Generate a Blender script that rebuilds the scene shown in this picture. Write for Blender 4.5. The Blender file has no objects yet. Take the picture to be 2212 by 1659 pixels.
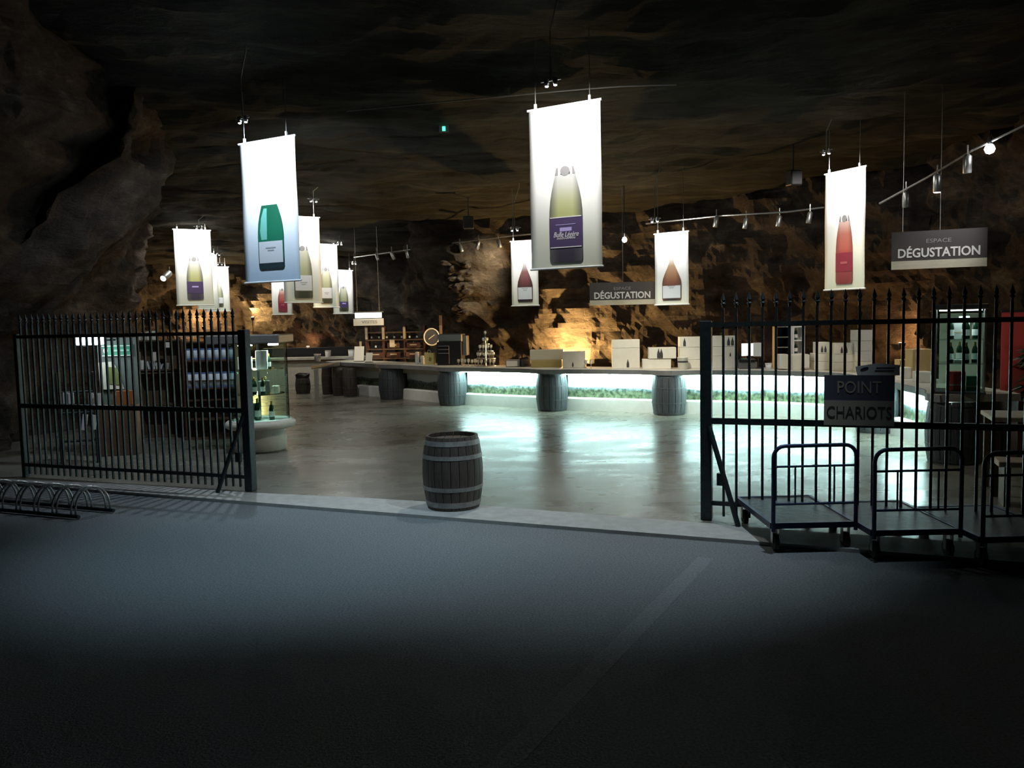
import bpy, bmesh, math, random
from mathutils import Vector, Matrix, noise
random.seed(7)
R = math.radians
scene = bpy.context.scene
C = bpy.context.collection

# ------------------------------------------------------------------ camera
F, CX, CY, CAMH = 1800.0, 1106.0, 829.5, 2.1
PITCH, ROLL = math.atan((829.5 - 688) / F), R(1.26)
fw = Vector((0, math.cos(PITCH), -math.sin(PITCH)))
r0 = Vector((1, 0, 0)); u0 = Vector((0, math.sin(PITCH), math.cos(PITCH)))
rt = r0 * math.cos(ROLL) - u0 * math.sin(ROLL)
up = u0 * math.cos(ROLL) + r0 * math.sin(ROLL)
CAM = Vector((0, 0, CAMH))
cam = bpy.data.objects.new('camera', bpy.data.cameras.new('camera'))
C.objects.link(cam)
m = Matrix.Identity(4)
for i, v in enumerate((rt, up, -fw)):
    for j in range(3):
        m[j][i] = v[j]
m.translation = CAM
cam.matrix_world = m
cam.data.sensor_width = 36.0
cam.data.lens = F / 2212.0 * 36.0
cam.data.clip_end = 200
scene.camera = cam

# ------------------------------------------------------------------ world and exposure
w = bpy.data.worlds.new('world'); scene.world = w
w.use_nodes = True
w.node_tree.nodes['Background'].inputs[0].default_value = (0.30, 0.38, 0.5, 1)
w.node_tree.nodes['Background'].inputs[1].default_value = 0.004
scene.view_settings.view_transform = 'Standard'
scene.view_settings.look = 'None'
scene.view_settings.gamma = 1.0
scene.view_settings.exposure = 0.0
scene.view_settings.use_curve_mapping = False

def ray(px, py):
    return (fw * F + rt * (px - CX) + up * (CY - py)).normalized()
def at(px, py, Y):            # the point on the sight line at depth Y
    d = ray(px, py); return CAM + d * (Y / d.y)
def ground(px, py, z=0.0):    # the point on the sight line at height z
    d = ray(px, py); return CAM + d * ((z - CAMH) / d.z)

def look_rot(loc, target):
    return (Vector(target) - Vector(loc)).to_track_quat('-Z', 'Y').to_euler()
def spot(name, loc, target, watts, col=(1, 1, 1), angle=70, blend=0.6, size=0.05):
    l = bpy.data.lights.new(name, 'SPOT'); l.energy = watts; l.color = col
    l.spot_size = R(angle); l.spot_blend = blend; l.shadow_soft_size = size
    o = bpy.data.objects.new(name, l); C.objects.link(o)
    o.location = loc; o.rotation_euler = look_rot(loc, target)
    return o
def point(name, loc, watts, col=(1, 1, 1), size=0.06):
    l = bpy.data.lights.new(name, 'POINT'); l.energy = watts; l.color = col
    l.shadow_soft_size = size
    o = bpy.data.objects.new(name, l); C.objects.link(o); o.location = loc
    return o

# the two cool lamps on the tunnel roof in front of the gates (above the frame)
spot('tunnel_lamp_a', (2.6, 6.6, 6.2), (0.6, 8.2, 0), 700, (0.72, 0.90, 1.0), 60, 1.0, 0.08)
spot('tunnel_lamp_b', (-2.7, 7.0, 6.2), (-2.2, 8.0, 0), 560, (0.58, 0.84, 1.0), 56, 1.0, 0.10)

# ------------------------------------------------------------------ materials
MATS = {}
def mat(name, col, rough=0.6, metal=0.0, emit=None, estr=0.0, var=0.0, scale=8.0, bump=0.0,
        stretch=(1, 1, 1), trans=0.0, coat=0.0, detail=6.0, bscale=None, spec=0.5):
    if name in MATS: return MATS[name]
    M = bpy.data.materials.new(name); M.use_nodes = True
    nt = M.node_tree; b = nt.nodes['Principled BSDF']
    b.inputs['Base Color'].default_value = (*col, 1)
    b.inputs['Roughness'].default_value = rough
    b.inputs['Metallic'].default_value = metal
    b.inputs['Specular IOR Level'].default_value = spec
    if trans: b.inputs['Transmission Weight'].default_value = trans
    if coat: b.inputs['Coat Weight'].default_value = coat
    if emit:
        b.inputs['Emission Color'].default_value = (*emit, 1)
        b.inputs['Emission Strength'].default_value = estr
    if var or bump:
        tc = nt.nodes.new('ShaderNodeTexCoord'); mp = nt.nodes.new('ShaderNodeMapping')
        mp.inputs['Scale'].default_value = stretch
        nt.links.new(tc.outputs['Object'], mp.inputs[0])
        nz = nt.nodes.new('ShaderNodeTexNoise'); nz.inputs['Scale'].default_value = scale
        nz.inputs['Detail'].default_value = detail; nz.inputs['Roughness'].default_value = 0.65
        nt.links.new(mp.outputs[0], nz.inputs['Vector'])
        if var:
            cr = nt.nodes.new('ShaderNodeValToRGB')
            cr.color_ramp.elements[0].position = 0.3; cr.color_ramp.elements[1].position = 0.7
            cr.color_ramp.elements[0].color = (*[max(0, c * (1 - var)) for c in col], 1)
            cr.color_ramp.elements[1].color = (*[min(1, c * (1 + var)) for c in col], 1)
            nt.links.new(nz.outputs['Fac'], cr.inputs[0])
            nt.links.new(cr.outputs[0], b.inputs['Base Color'])
        if bump:
            n2 = nz
            if bscale:
                n2 = nt.nodes.new('ShaderNodeTexNoise'); n2.inputs['Scale'].default_value = bscale
                n2.inputs['Detail'].default_value = 8; n2.inputs['Roughness'].default_value = 0.7
                nt.links.new(mp.outputs[0], n2.inputs['Vector'])
            bp = nt.nodes.new('ShaderNodeBump'); bp.inputs['Strength'].default_value = min(1, bump)
            bp.inputs['Distance'].default_value = 0.1 * max(1, bump)
            nt.links.new(n2.outputs['Fac'], bp.inputs['Height'])
            nt.links.new(bp.outputs[0], b.inputs['Normal'])
    MATS[name] = M
    return M

def gradient_mat(name, stops, axis=2, rough=0.7, edge=None):
    """printed vertical colour gradient over an object's own bounding box (flat print on a banner)"""
    if name in MATS: return MATS[name]
    M = bpy.data.materials.new(name); M.use_nodes = True
    nt = M.node_tree; b = nt.nodes['Principled BSDF']; b.inputs['Roughness'].default_value = rough
    tc = nt.nodes.new('ShaderNodeTexCoord'); sp = nt.nodes.new('ShaderNodeSeparateXYZ')
    nt.links.new(tc.outputs['Generated'], sp.inputs[0])
    cr = nt.nodes.new('ShaderNodeValToRGB'); el = cr.color_ramp.elements
    while len(el) < len(stops): el.new(0.5)
    for e, (p, c) in zip(el, stops): e.position = p; e.color = (*c, 1)
    nt.links.new(sp.outputs[axis], cr.inputs[0])
    out = cr.outputs[0]
    if edge:   # printed darker outline of the drawn glass, left and right
        mr = nt.nodes.new('ShaderNodeMath'); mr.operation = 'SUBTRACT'; mr.inputs[1].default_value = 0.5
        nt.links.new(sp.outputs[0], mr.inputs[0])
        ab = nt.nodes.new('ShaderNodeMath'); ab.operation = 'ABSOLUTE'; nt.links.new(mr.outputs[0], ab.inputs[0])
        r2 = nt.nodes.new('ShaderNodeMapRange'); r2.inputs[1].default_value = 0.22; r2.inputs[2].default_value = 0.5
        nt.links.new(ab.outputs[0], r2.inputs[0])
        mx = nt.nodes.new('ShaderNodeMix'); mx.data_type = 'RGBA'
        nt.links.new(r2.outputs[0], mx.inputs[0]); nt.links.new(out, mx.inputs[6]); mx.inputs[7].default_value = (*edge, 1)
        out = mx.outputs[2]
    nt.links.new(out, b.inputs['Base Color'])
    MATS[name] = M
    return M

def glass_mat():
    M = bpy.data.materials.new('clear_glass'); M.use_nodes = True
    nt = M.node_tree; nt.nodes.remove(nt.nodes['Principled BSDF'])
    o = nt.nodes['Material Output']
    t = nt.nodes.new('ShaderNodeBsdfTransparent'); t.inputs[0].default_value = (0.86, 0.95, 0.92, 1)
    g = nt.nodes.new('ShaderNodeBsdfGlossy'); g.inputs['Roughness'].default_value = 0.03
    fr = nt.nodes.new('ShaderNodeFresnel'); fr.inputs[0].default_value = 1.14
    mx = nt.nodes.new('ShaderNodeMixShader')
    nt.links.new(fr.outputs[0], mx.inputs[0]); nt.links.new(t.outputs[0], mx.inputs[1]); nt.links.new(g.outputs[0], mx.inputs[2])
    nt.links.new(mx.outputs[0], o.inputs[0])
    MATS['clear_glass'] = M
    return M
GLASS = glass_mat()

def rock_mat(name, a, b_, c, stretch, bump):
    M = bpy.data.materials.new(name); M.use_nodes = True
    nt = M.node_tree; bs = nt.nodes['Principled BSDF']; bs.inputs['Roughness'].default_value = 0.95
    bs.inputs['Specular IOR Level'].default_value = 0.15
    tc = nt.nodes.new('ShaderNodeTexCoord'); mp = nt.nodes.new('ShaderNodeMapping')
    mp.inputs['Scale'].default_value = stretch
    nt.links.new(tc.outputs['Object'], mp.inputs[0])
    n1 = nt.nodes.new('ShaderNodeTexNoise'); n1.inputs['Scale'].default_value = 0.9
    n1.inputs['Detail'].default_value = 10; n1.inputs['Roughness'].default_value = 0.7
    nt.links.new(mp.outputs[0], n1.inputs['Vector'])
    cr = nt.nodes.new('ShaderNodeValToRGB'); el = cr.color_ramp.elements; el.new(0.5)
    for e, p, col in zip(el, (0.36, 0.55, 0.72), (a, b_, c)): e.position = p; e.color = (*col, 1)
    nt.links.new(n1.outputs['Fac'], cr.inputs[0]); nt.links.new(cr.outputs[0], bs.inputs['Base Color'])
    n2 = nt.nodes.new('ShaderNodeTexNoise'); n2.inputs['Scale'].default_value = 4.0
    n2.inputs['Detail'].default_value = 12; n2.inputs['Roughness'].default_value = 0.75
    nt.links.new(mp.outputs[0], n2.inputs['Vector'])
    bp = nt.nodes.new('ShaderNodeBump'); bp.inputs['Strength'].default_value = 1.0; bp.inputs['Distance'].default_value = bump
    nt.links.new(n2.outputs['Fac'], bp.inputs['Height']); nt.links.new(bp.outputs[0], bs.inputs['Normal'])
    MATS[name] = M
    return M
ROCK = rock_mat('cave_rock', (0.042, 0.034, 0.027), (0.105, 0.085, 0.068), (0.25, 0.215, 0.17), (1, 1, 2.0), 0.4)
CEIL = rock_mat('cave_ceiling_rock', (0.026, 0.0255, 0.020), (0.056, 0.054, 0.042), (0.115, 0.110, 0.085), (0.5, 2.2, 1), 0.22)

def floor_mat():
    M = bpy.data.materials.new('polished_concrete'); M.use_nodes = True
    nt = M.node_tree; bs = nt.nodes['Principled BSDF']
    tc = nt.nodes.new('ShaderNodeTexCoord')
    n1 = nt.nodes.new('ShaderNodeTexNoise'); n1.inputs['Scale'].default_value = 0.8; n1.inputs['Detail'].default_value = 8
    nt.links.new(tc.outputs['Object'], n1.inputs['Vector'])
    cr = nt.nodes.new('ShaderNodeValToRGB'); el = cr.color_ramp.elements
    el[0].position = 0.3; el[1].position = 0.7; el[0].color = (0.155, 0.148, 0.12, 1); el[1].color = (0.21, 0.20, 0.165, 1)
    nt.links.new(n1.outputs['Fac'], cr.inputs[0]); nt.links.new(cr.outputs[0], bs.inputs['Base Color'])
    mp = nt.nodes.new('ShaderNodeMapping'); mp.inputs['Scale'].default_value = (0.6, 1.3, 1)
    nt.links.new(tc.outputs['Object'], mp.inputs[0])
    n2 = nt.nodes.new('ShaderNodeTexNoise'); n2.inputs['Scale'].default_value = 1.6; n2.inputs['Detail'].default_value = 3.5
    nt.links.new(mp.outputs[0], n2.inputs['Vector'])
    mr = nt.nodes.new('ShaderNodeMapRange'); mr.inputs[1].default_value = 0.3; mr.inputs[2].default_value = 0.7
    mr.inputs[3].default_value = 0.22; mr.inputs[4].default_value = 0.36
    nt.links.new(n2.outputs['Fac'], mr.inputs[0]); nt.links.new(mr.outputs[0], bs.inputs['Roughness'])
    bp = nt.nodes.new('ShaderNodeBump'); bp.inputs['Strength'].default_value = 0.22; bp.inputs['Distance'].default_value = 0.015
    nt.links.new(n2.outputs['Fac'], bp.inputs['Height']); nt.links.new(bp.outputs[0], bs.inputs['Normal'])
    bs.inputs['Specular IOR Level'].default_value = 0.45
    MATS['polished_concrete'] = M
    return M
FLOORM = floor_mat()

def panorama_mat(name):
    """printed landscape: pale sky, a far ridge, green vines below"""
    M = bpy.data.materials.new(name); M.use_nodes = True
    nt = M.node_tree; bs = nt.nodes['Principled BSDF']; bs.inputs['Roughness'].default_value = 0.4
    tc = nt.nodes.new('ShaderNodeTexCoord'); sp = nt.nodes.new('ShaderNodeSeparateXYZ')
    nt.links.new(tc.outputs['Object'], sp.inputs[0])
    mp = nt.nodes.new('ShaderNodeMapping'); mp.inputs['Scale'].default_value = (1, 1, 0.0)
    nt.links.new(tc.outputs['Object'], mp.inputs[0])
    nr = nt.nodes.new('ShaderNodeTexNoise'); nr.inputs['Scale'].default_value = 1.6; nr.inputs['Detail'].default_value = 5
    nt.links.new(mp.outputs[0], nr.inputs['Vector'])
    ma = nt.nodes.new('ShaderNodeMath'); ma.operation = 'MULTIPLY_ADD'
    ma.inputs[1].default_value = 0.16; nt.links.new(nr.outputs['Fac'], ma.inputs[0]); nt.links.new(sp.outputs[2], ma.inputs[2])
    cr = nt.nodes.new('ShaderNodeValToRGB'); el = cr.color_ramp.elements
    for _ in range(3): el.new(0.5)
    mr = nt.nodes.new('ShaderNodeMapRange'); mr.inputs[1].default_value = 0.30; mr.inputs[2].default_value = 0.88
    nt.links.new(ma.outputs[0], mr.inputs[0]); nt.links.new(mr.outputs[0], cr.inputs[0])
    for e, p, c in zip(el, (0.0, 0.40, 0.44, 0.52, 0.56), ((0.10, 0.135, 0.06), (0.09, 0.115, 0.07), (0.12, 0.15, 0.13), (0.2, 0.28, 0.28), (0.78, 0.86, 0.86))):
        e.position = p; e.color = (*c, 1)
    n3 = nt.nodes.new('ShaderNodeTexNoise'); n3.inputs['Scale'].default_value = 14; n3.inputs['Detail'].default_value = 6
    nt.links.new(tc.outputs['Object'], n3.inputs['Vector'])
    c3 = nt.nodes.new('ShaderNodeValToRGB'); c3.color_ramp.elements[0].position = 0.35; c3.color_ramp.elements[1].position = 0.7
    c3.color_ramp.elements[0].color = (0.22, 0.27, 0.24, 1); c3.color_ramp.elements[1].color = (1.7, 1.6, 1.7, 1)
    nt.links.new(n3.outputs['Fac'], c3.inputs[0])
    mx = nt.nodes.new('ShaderNodeMix'); mx.data_type = 'RGBA'; mx.blend_type = 'MULTIPLY'; mx.inputs[0].default_value = 1
    sk = nt.nodes.new('ShaderNodeMapRange'); sk.inputs[1].default_value = 0.50; sk.inputs[2].default_value = 0.56; sk.inputs[3].default_value = 1; sk.inputs[4].default_value = 0
    nt.links.new(mr.outputs[0], sk.inputs[0]); nt.links.new(sk.outputs[0], mx.inputs[0])
    nt.links.new(cr.outputs[0], mx.inputs[6]); nt.links.new(c3.outputs[0], mx.inputs[7])
    nt.links.new(mx.outputs[2], bs.inputs['Base Color'])
    MATS[name] = M
    return M
PANO = panorama_mat('landscape_print')

IRON = mat('dark_iron', (0.035, 0.045, 0.05), 0.45, 0.6, var=0.3, scale=20)
BLUE = mat('blue_painted_steel', (0.035, 0.055, 0.13), 0.4, 0.4, var=0.25, scale=14)
DECK = mat('trolley_board', (0.032, 0.040, 0.060), 0.45, 0.0, var=0.4, scale=9, bump=0.1)
RUBBER = mat('black_rubber', (0.02, 0.02, 0.02), 0.8)
GALV = mat('galvanised_steel', (0.45, 0.45, 0.43), 0.35, 0.85, var=0.2, scale=25)
CHROME = mat('brushed_steel', (0.6, 0.6, 0.6), 0.28, 1.0)
OAK = mat('dark_oak', (0.075, 0.057, 0.045), 0.6, 0.0, var=0.35, scale=6, stretch=(6, 6, 0.6), bump=0.15)
OAKL = mat('oak_head_board', (0.10, 0.075, 0.055), 0.6, 0.0, var=0.35, scale=6, stretch=(1, 6, 6), bump=0.1)
HOOP = mat('worn_hoop_steel', (0.30, 0.285, 0.265), 0.55, 0.35, var=0.3, scale=12)
OAKG = mat('grey_stained_oak', (0.07, 0.08, 0.088), 0.5, 0.0, var=0.3, scale=6, stretch=(6, 6, 0.6), bump=0.1)  # blue-grey cast of the LED light put into the wood colour
HOOPD = mat('dark_hoop_steel', (0.10, 0.11, 0.115), 0.5, 0.4, var=0.2, scale=12)
STONE = mat('pale_counter_stone', (0.55, 0.52, 0.44), 0.45, var=0.15, scale=5, bump=0.05)
PLASTER = mat('cream_plaster', (0.58, 0.55, 0.46), 0.8, var=0.12, scale=4, bump=0.1)
ASPH = mat('grey_tarmac', (0.20, 0.215, 0.225), 0.9, var=0.35, scale=60, bump=0.35, detail=3, spec=0.2)
PATCH = mat('smooth_tarmac_seam', (0.235, 0.25, 0.26), 0.9, var=0.3, scale=60, bump=0.3, detail=3, spec=0.2)
SILL = mat('pale_concrete_sill', (0.42, 0.41, 0.39), 0.8, var=0.15, scale=9, bump=0.08)
CARD = mat('white_carton', (0.72, 0.68, 0.58), 0.75, var=0.05, scale=5)
CARDB = mat('kraft_carton', (0.42, 0.30, 0.12), 0.8, var=0.12, scale=5)
PAPER = mat('white_paper', (0.82, 0.82, 0.8), 0.7)
BLACK = mat('black_plastic', (0.012, 0.012, 0.014), 0.4)
CHAR = mat('charcoal_board', (0.05, 0.048, 0.05), 0.45)
DARKW = mat('dark_red_wood', (0.085, 0.035, 0.022), 0.55, var=0.35, scale=7, stretch=(1, 6, 6))
BROWN = mat('brown_wood', (0.11, 0.065, 0.035), 0.6, var=0.3, scale=6, stretch=(1, 6, 6))
GREYB = mat('grey_canopy_board', (0.16, 0.155, 0.145), 0.6, var=0.15, scale=4)
SANDW = mat('pale_wood', (0.55, 0.47, 0.33), 0.6, var=0.2, scale=5, stretch=(1, 8, 8))
BOTG = mat('green_bottle_glass', (0.012, 0.035, 0.018), 0.12, coat=0.5)
FOIL = mat('gold_foil', (0.5, 0.36, 0.12), 0.35, 0.8)
RED = mat('red_fabric', (0.55, 0.05, 0.04), 0.7)
GREENS = mat('green_sign_face', (0.03, 0.30, 0.17), 0.5)
LEAF = mat('dark_green_leaf', (0.03, 0.06, 0.025), 0.5, var=0.4, scale=10)
LIT = mat('lamp_lens', (1, 1, 1), 0.4, emit=(0.95, 0.98, 1.0), estr=14)
LITW = mat('warm_lamp_lens', (1, 1, 1), 0.4, emit=(1.0, 0.62, 0.25), estr=8)
LED = mat('led_strip', (1, 1, 1), 0.4, emit=(0.62, 0.97, 0.95), estr=95)
CLEAR = mat('drinking_glass', (0.75, 0.8, 0.8), 0.1, trans=0.6)
TEXTW = mat('white_lettering', (0.75, 0.73, 0.68), 0.6)

# ------------------------------------------------------------------ helpers
class MB:
    def __init__(s): s.v = []; s.f = []
    def add(s, vs, fs):
        n = len(s.v); s.v += [tuple(p) for p in vs]; s.f += [tuple(i + n for i in f) for f in fs]; return s
    def box(s, c, d, rz=0.0):
        x, y, z = (k / 2 for k in d); ca, sa = math.cos(rz), math.sin(rz)
        vs = []
        for dz in (-z, z):
            for dx, dy in ((-x, -y), (x, -y), (x, y), (-x, y)):
                vs.append((c[0] + dx * ca - dy * sa, c[1] + dx * sa + dy * ca, c[2] + dz))
        return s.add(vs, [(3, 2, 1, 0), (4, 5, 6, 7), (0, 1, 5, 4), (1, 2, 6, 5), (2, 3, 7, 6), (3, 0, 4, 7)])
    def tube(s, path, r, n=8, closed=False):
        P = [Vector(p) for p in path]; k = len(P); rings = []; prev = None
        for i, p in enumerate(P):
            a = P[i - 1] if (i or closed) else p; b = P[(i + 1) % k] if (i < k - 1 or closed) else p
            t = (b - a).normalized()
            if prev is None:
                q = t.orthogonal().normalized()
            else:
                q = (prev - t * prev.dot(t)).normalized()
            prev = q; o = t.cross(q)
            rr = r[i] if isinstance(r, (list, tuple)) else r
            rings.append([p + (q * math.cos(2 * math.pi * j / n) + o * math.sin(2 * math.pi * j / n)) * rr for j in range(n)])
        vs = [v for g in rings for v in g]; fs = []
        for i in range(k if closed else k - 1):
            i2 = (i + 1) % k
            for j in range(n):
                j2 = (j + 1) % n
                fs.append((i * n + j, i * n + j2, i2 * n + j2, i2 * n + j))
        if not closed:
            fs.append(tuple(range(n - 1, -1, -1))); fs.append(tuple((k - 1) * n + j for j in range(n)))
        return s.add(vs, fs)
    def lathe(s, prof, n=24, c=(0, 0, 0), cap=True):
        vs = []; fs = []
        for r, z in prof:
            for j in range(n):
                a = 2 * math.pi * j / n
                vs.append((c[0] + r * math.cos(a), c[1] + r * math.sin(a), c[2] + z))
        k = len(prof)
        for i in range(k - 1):
            for j in range(n):
                j2 = (j + 1) % n
                fs.append((i * n + j, i * n + j2, (i + 1) * n + j2, (i + 1) * n + j))
        if cap:
            fs.append(tuple(range(n - 1, -1, -1))); fs.append(tuple((k - 1) * n + j for j in range(n)))
        return s.add(vs, fs)
    def plate(s, pts, y0, y1):
        """polygon in xz (counter-clockwise seen from -y) with thickness from y0 to y1"""
        k = len(pts)
        vs = [(x, y0, z) for x, z in pts] + [(x, y1, z) for x, z in pts]
        fs = [tuple(range(k)), tuple(range(2 * k - 1, k - 1, -1))]
        for i in range(k):
            j = (i + 1) % k; fs.append((j, i, i + k, j + k))
        return s.add(vs, fs)
    def mesh(s, name, material, smooth=False, bevel=0.0):
        me = bpy.data.meshes.new(name); me.from_pydata(s.v, [], s.f)
        bm = bmesh.new(); bm.from_mesh(me)
        bmesh.ops.recalc_face_normals(bm, faces=bm.faces)
        if bevel:
            bmesh.ops.bevel(bm, geom=list(bm.edges), offset=bevel, segments=1, affect='EDGES', clamp_overlap=True)
        bm.to_mesh(me); bm.free()
        me.materials.append(material)
        if smooth:
            for p in me.polygons: p.use_smooth = True
        return me
    def build(s, name, material, parent=None, smooth=False, bevel=0.0):
        return link(name, s.mesh(name, material, smooth, bevel), parent)
def link(name, me, parent=None, loc=None, rot=None):
    o = bpy.data.objects.new(name, me); C.objects.link(o)
    if parent is not None: o.parent = parent
    if loc is not None: o.location = loc
    if rot is not None: o.rotation_euler = rot
    return o
def tag(o, label, cat, group=None):
    o['label'] = label; o['category'] = cat
    if group: o['group'] = group
    return o
def thing(name, label, cat, loc=(0, 0, 0), rz=0.0, group=None):
    o = bpy.data.objects.new(name, None); C.objects.link(o); o.empty_display_size = 0.1
    o.location = loc; o.rotation_euler = (0, 0, rz)
    return tag(o, label, cat, group)
def struct(o):
    o['kind'] = 'structure'; return o
def box(name, parent, c, d, material, rz=0.0, bevel=0.0):
    return MB().box(c, d, rz).build(name, material, parent, bevel=bevel)
def text(name, body, size, material, parent, loc, rot=(R(90), 0, 0), ext=0.004, shear=0.0, width=None, bold=0.0):
    cu = bpy.data.curves.new(name, 'FONT'); cu.body = body; cu.size = size; cu.extrude = ext
    cu.align_x = 'CENTER'; cu.align_y = 'CENTER'; cu.shear = shear; cu.resolution_u = 3; cu.offset = bold * size
    t = bpy.data.objects.new(name, cu); C.objects.link(t)
    bpy.context.view_layer.update()
    dg = bpy.context.evaluated_depsgraph_get()
    me = bpy.data.meshes.new_from_object(t.evaluated_get(dg))
    bpy.data.objects.remove(t); bpy.data.curves.remove(cu)
    me.materials.clear(); me.materials.append(material)
    if width:
        xs = [v.co.x for v in me.vertices]; k = width / (max(xs) - min(xs))
        for v in me.vertices: v.co.x *= k
    return link(name, me, parent, loc, rot)
def catmull(P, step=0.15):
    P = [Vector(p) for p in P]; out = []
    for i in range(len(P) - 1):
        a = P[i - 1] if i else P[0] * 2 - P[1]; b, c = P[i], P[i + 1]
        d = P[i + 2] if i + 2 < len(P) else P[-1] * 2 - P[-2]
        n = max(2, int((c - b).length / step))
        for k in range(n):
            t = k / n
            out.append(0.5 * ((2 * b) + (c - a) * t + (2 * a - 5 * b + 4 * c - d) * t * t + (3 * b - a - 3 * c + d) * t ** 3))
    out.append(P[-1]); return out
def sstep(a, b, x):
    t = max(0, min(1, (x - a) / (b - a))); return t * t * (3 - 2 * t)
def fbm(p, o=5):
    return noise.fractal(p, 1.0, 2.1, o)

# ------------------------------------------------------------------ ground
GATE = lambda x: 9.02 - 0.376 * x                  # the line of the gates in plan
EDGE = lambda x: ground(0, 1047).y + (x - ground(0, 1047).x) * (ground(1640, 1178).y - ground(0, 1047).y) / (ground(1640, 1178).x - ground(0, 1047).x)
def ground_poly(name, pts, z, material):
    me = MB().add([(x, y, z) for x, y in pts] + [(x, y, z - 0.12) for x, y in pts],
                  [tuple(range(len(pts)))] + [(j, i, i + len(pts), j + len(pts)) for i in range(len(pts)) for j in [(i + 1) % len(pts)]])
    return struct(me.build(name, material))
ground_poly('floor_tarmac', [(-16, -6), (13, -6), (13, EDGE(13)), (-16, EDGE(-16))], 0.0, ASPH)
SB = [ground(*q) for q in ((0, 1039), (300, 1053), (540, 1070), (760, 1080), (960, 1092), (1450, 1131), (1700, 1152))]   # back edge of the pale sill
SB = [Vector((-16, EDGE(-16) + 0.35, 0))] + SB + [Vector((13, EDGE(13) + 0.75, 0))]
SBP = [(q.x, q.y) for q in SB]
ground_poly('trim_sill', [(-16, EDGE(-16)), (13, EDGE(13))] + SBP[::-1], 0.035, SILL)
ground_poly('floor', SBP + [(13, 38), (-16, 38)], 0.03, FLOORM)
FZ = 0.03
a, b_ = ground(1525, 1205), ground(1060, 1680)
d = (b_ - a).normalized(); nrm = Vector((-d.y, d.x, 0)) * 0.07
seam = MB().add([a + nrm, a - nrm, b_ - nrm, b_ + nrm, *(q + Vector((0, 0, 0.0015)) for q in (a + nrm, a - nrm, b_ - nrm, b_ + nrm))],
                [(0, 1, 2, 3), (7, 6, 5, 4), (0, 4, 5, 1), (1, 5, 6, 2), (2, 6, 7, 3), (3, 7, 4, 0)]).build('trim_tarmac_seam', PATCH)
struct(seam)

# ------------------------------------------------------------------ cave shell
def crease(x):
    d = x - 2.3; r = math.sqrt(d * d + 0.5)
    return 11.9 + (0.34 * r + 0.065 * d)
def ceil_z(x, y):
    d = y - crease(x)
    return 5.5 - 0.34 * d if d < 0 else 5.5 - 0.085 * min(d, 13)
def ceiling():
    vs = []; fs = []; nx, ny = 150, 210
    for j in range(ny + 1):
        for i in range(nx + 1):
            x = -17 + 32 * i / nx; y = -2 + 38 * j / ny
            q = Vector((x * 0.5, y * 1.3, 0))
            z = ceil_z(x, y) + 0.13 * fbm(q) + 0.05 * fbm(Vector((x * 1.2, y * 4.5, 3)), 4)
            vs.append((x, y, z))
    for j in range(ny):
        for i in range(nx):
            k = j * (nx + 1) + i; fs.append((k + nx + 1, k + nx + 2, k + 1, k))
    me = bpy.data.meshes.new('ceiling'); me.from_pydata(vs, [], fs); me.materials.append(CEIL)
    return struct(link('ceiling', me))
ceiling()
WALLP = [(12, -2, .6), (10.5, 3, .6), (10.0, 8, .6), (10.2, 12, .8), (10.3, 15, .9), (9.4, 18.2, .9), (7.2, 20.4, .9), (4.5, 21.6, .9), (2.0, 22.3, .9), (0.3, 22.9, .8),
         (-1.0, 23.4, .6), (-1.75, 25.6, .6), (-3.1, 28.2, .6), (-5.2, 29.9, .8), (-8, 31.5, .8), (-11, 32.5, .8), (-13.8, 31, .8), (-13.0, 27, .8), (-11.2, 23.0, .7), (-9.3, 19.6, .8),
         (-9.1, 17.2, 2.0), (-8.9, 14.6, 3.0), (-8.8, 12.8, 2.6), (-8.6, 11.6, 2.0), (-9.4, 8, 1.2), (-11, 3, .8), (-13, -2, .6)]
def wall_piece(name, i0, i1, step=0.11):
    pts = WALLP[i0:i1 + 1]
    P = catmull([(x, y, l) for x, y, l in pts], step)
    nz = 58; vs = []; fs = []
    for i, p in enumerate(P):
        a = P[max(0, i - 1)]; b = P[min(len(P) - 1, i + 1)]
        t = Vector((b.x - a.x, b.y - a.y, 0)).normalized(); n = Vector((-t.y, t.x, 0))
        for k in range(nz + 1):
            z = -0.1 + 7.4 * (k / nz) ** 1.15
            off = p.z * sstep(1.6, 5.6, z)
            q = Vector((p.x, p.y, z))
            off += 0.75 * fbm(q * 0.42 + Vector((3, 1, 7)), 4) + 0.16 * fbm(Vector((q.x * 1.5, q.y * 1.5, z * 2.6)), 4)
            off += 0.075 * fbm(Vector((q.x * 3.6, q.y * 3.6, z * 4.6)), 3)
            off += 0.20 * (1 - 2 * abs(noise.noise(Vector((q.x * 1.1, q.y * 1.1, z * 1.9 + 5)))))
            # the pale buttress that juts out between the recess and the tasting bar
            db = (p.x + 1.15) ** 2 / 1.0 + (p.y - 23.7) ** 2 / 3.0
            off += 1.15 * math.exp(-db) * sstep(1.4, 3.2, z)
            vs.append((p.x + n.x * off, p.y + n.y * off, z))
    for i in range(len(P) - 1):
        for k in range(nz):
            a = i * (nz + 1) + k; fs.append((a, a + 1, a + nz + 2, a + nz + 1))
    me = bpy.data.meshes.new(name); me.from_pydata(vs, [], fs); me.materials.append(ROCK)
    return struct(link(name, me))
wall_piece('wall_right', 0, 5)
wall_piece('wall_back', 5, 16)
wall_piece('wall_left', 16, len(WALLP) - 1)

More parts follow.
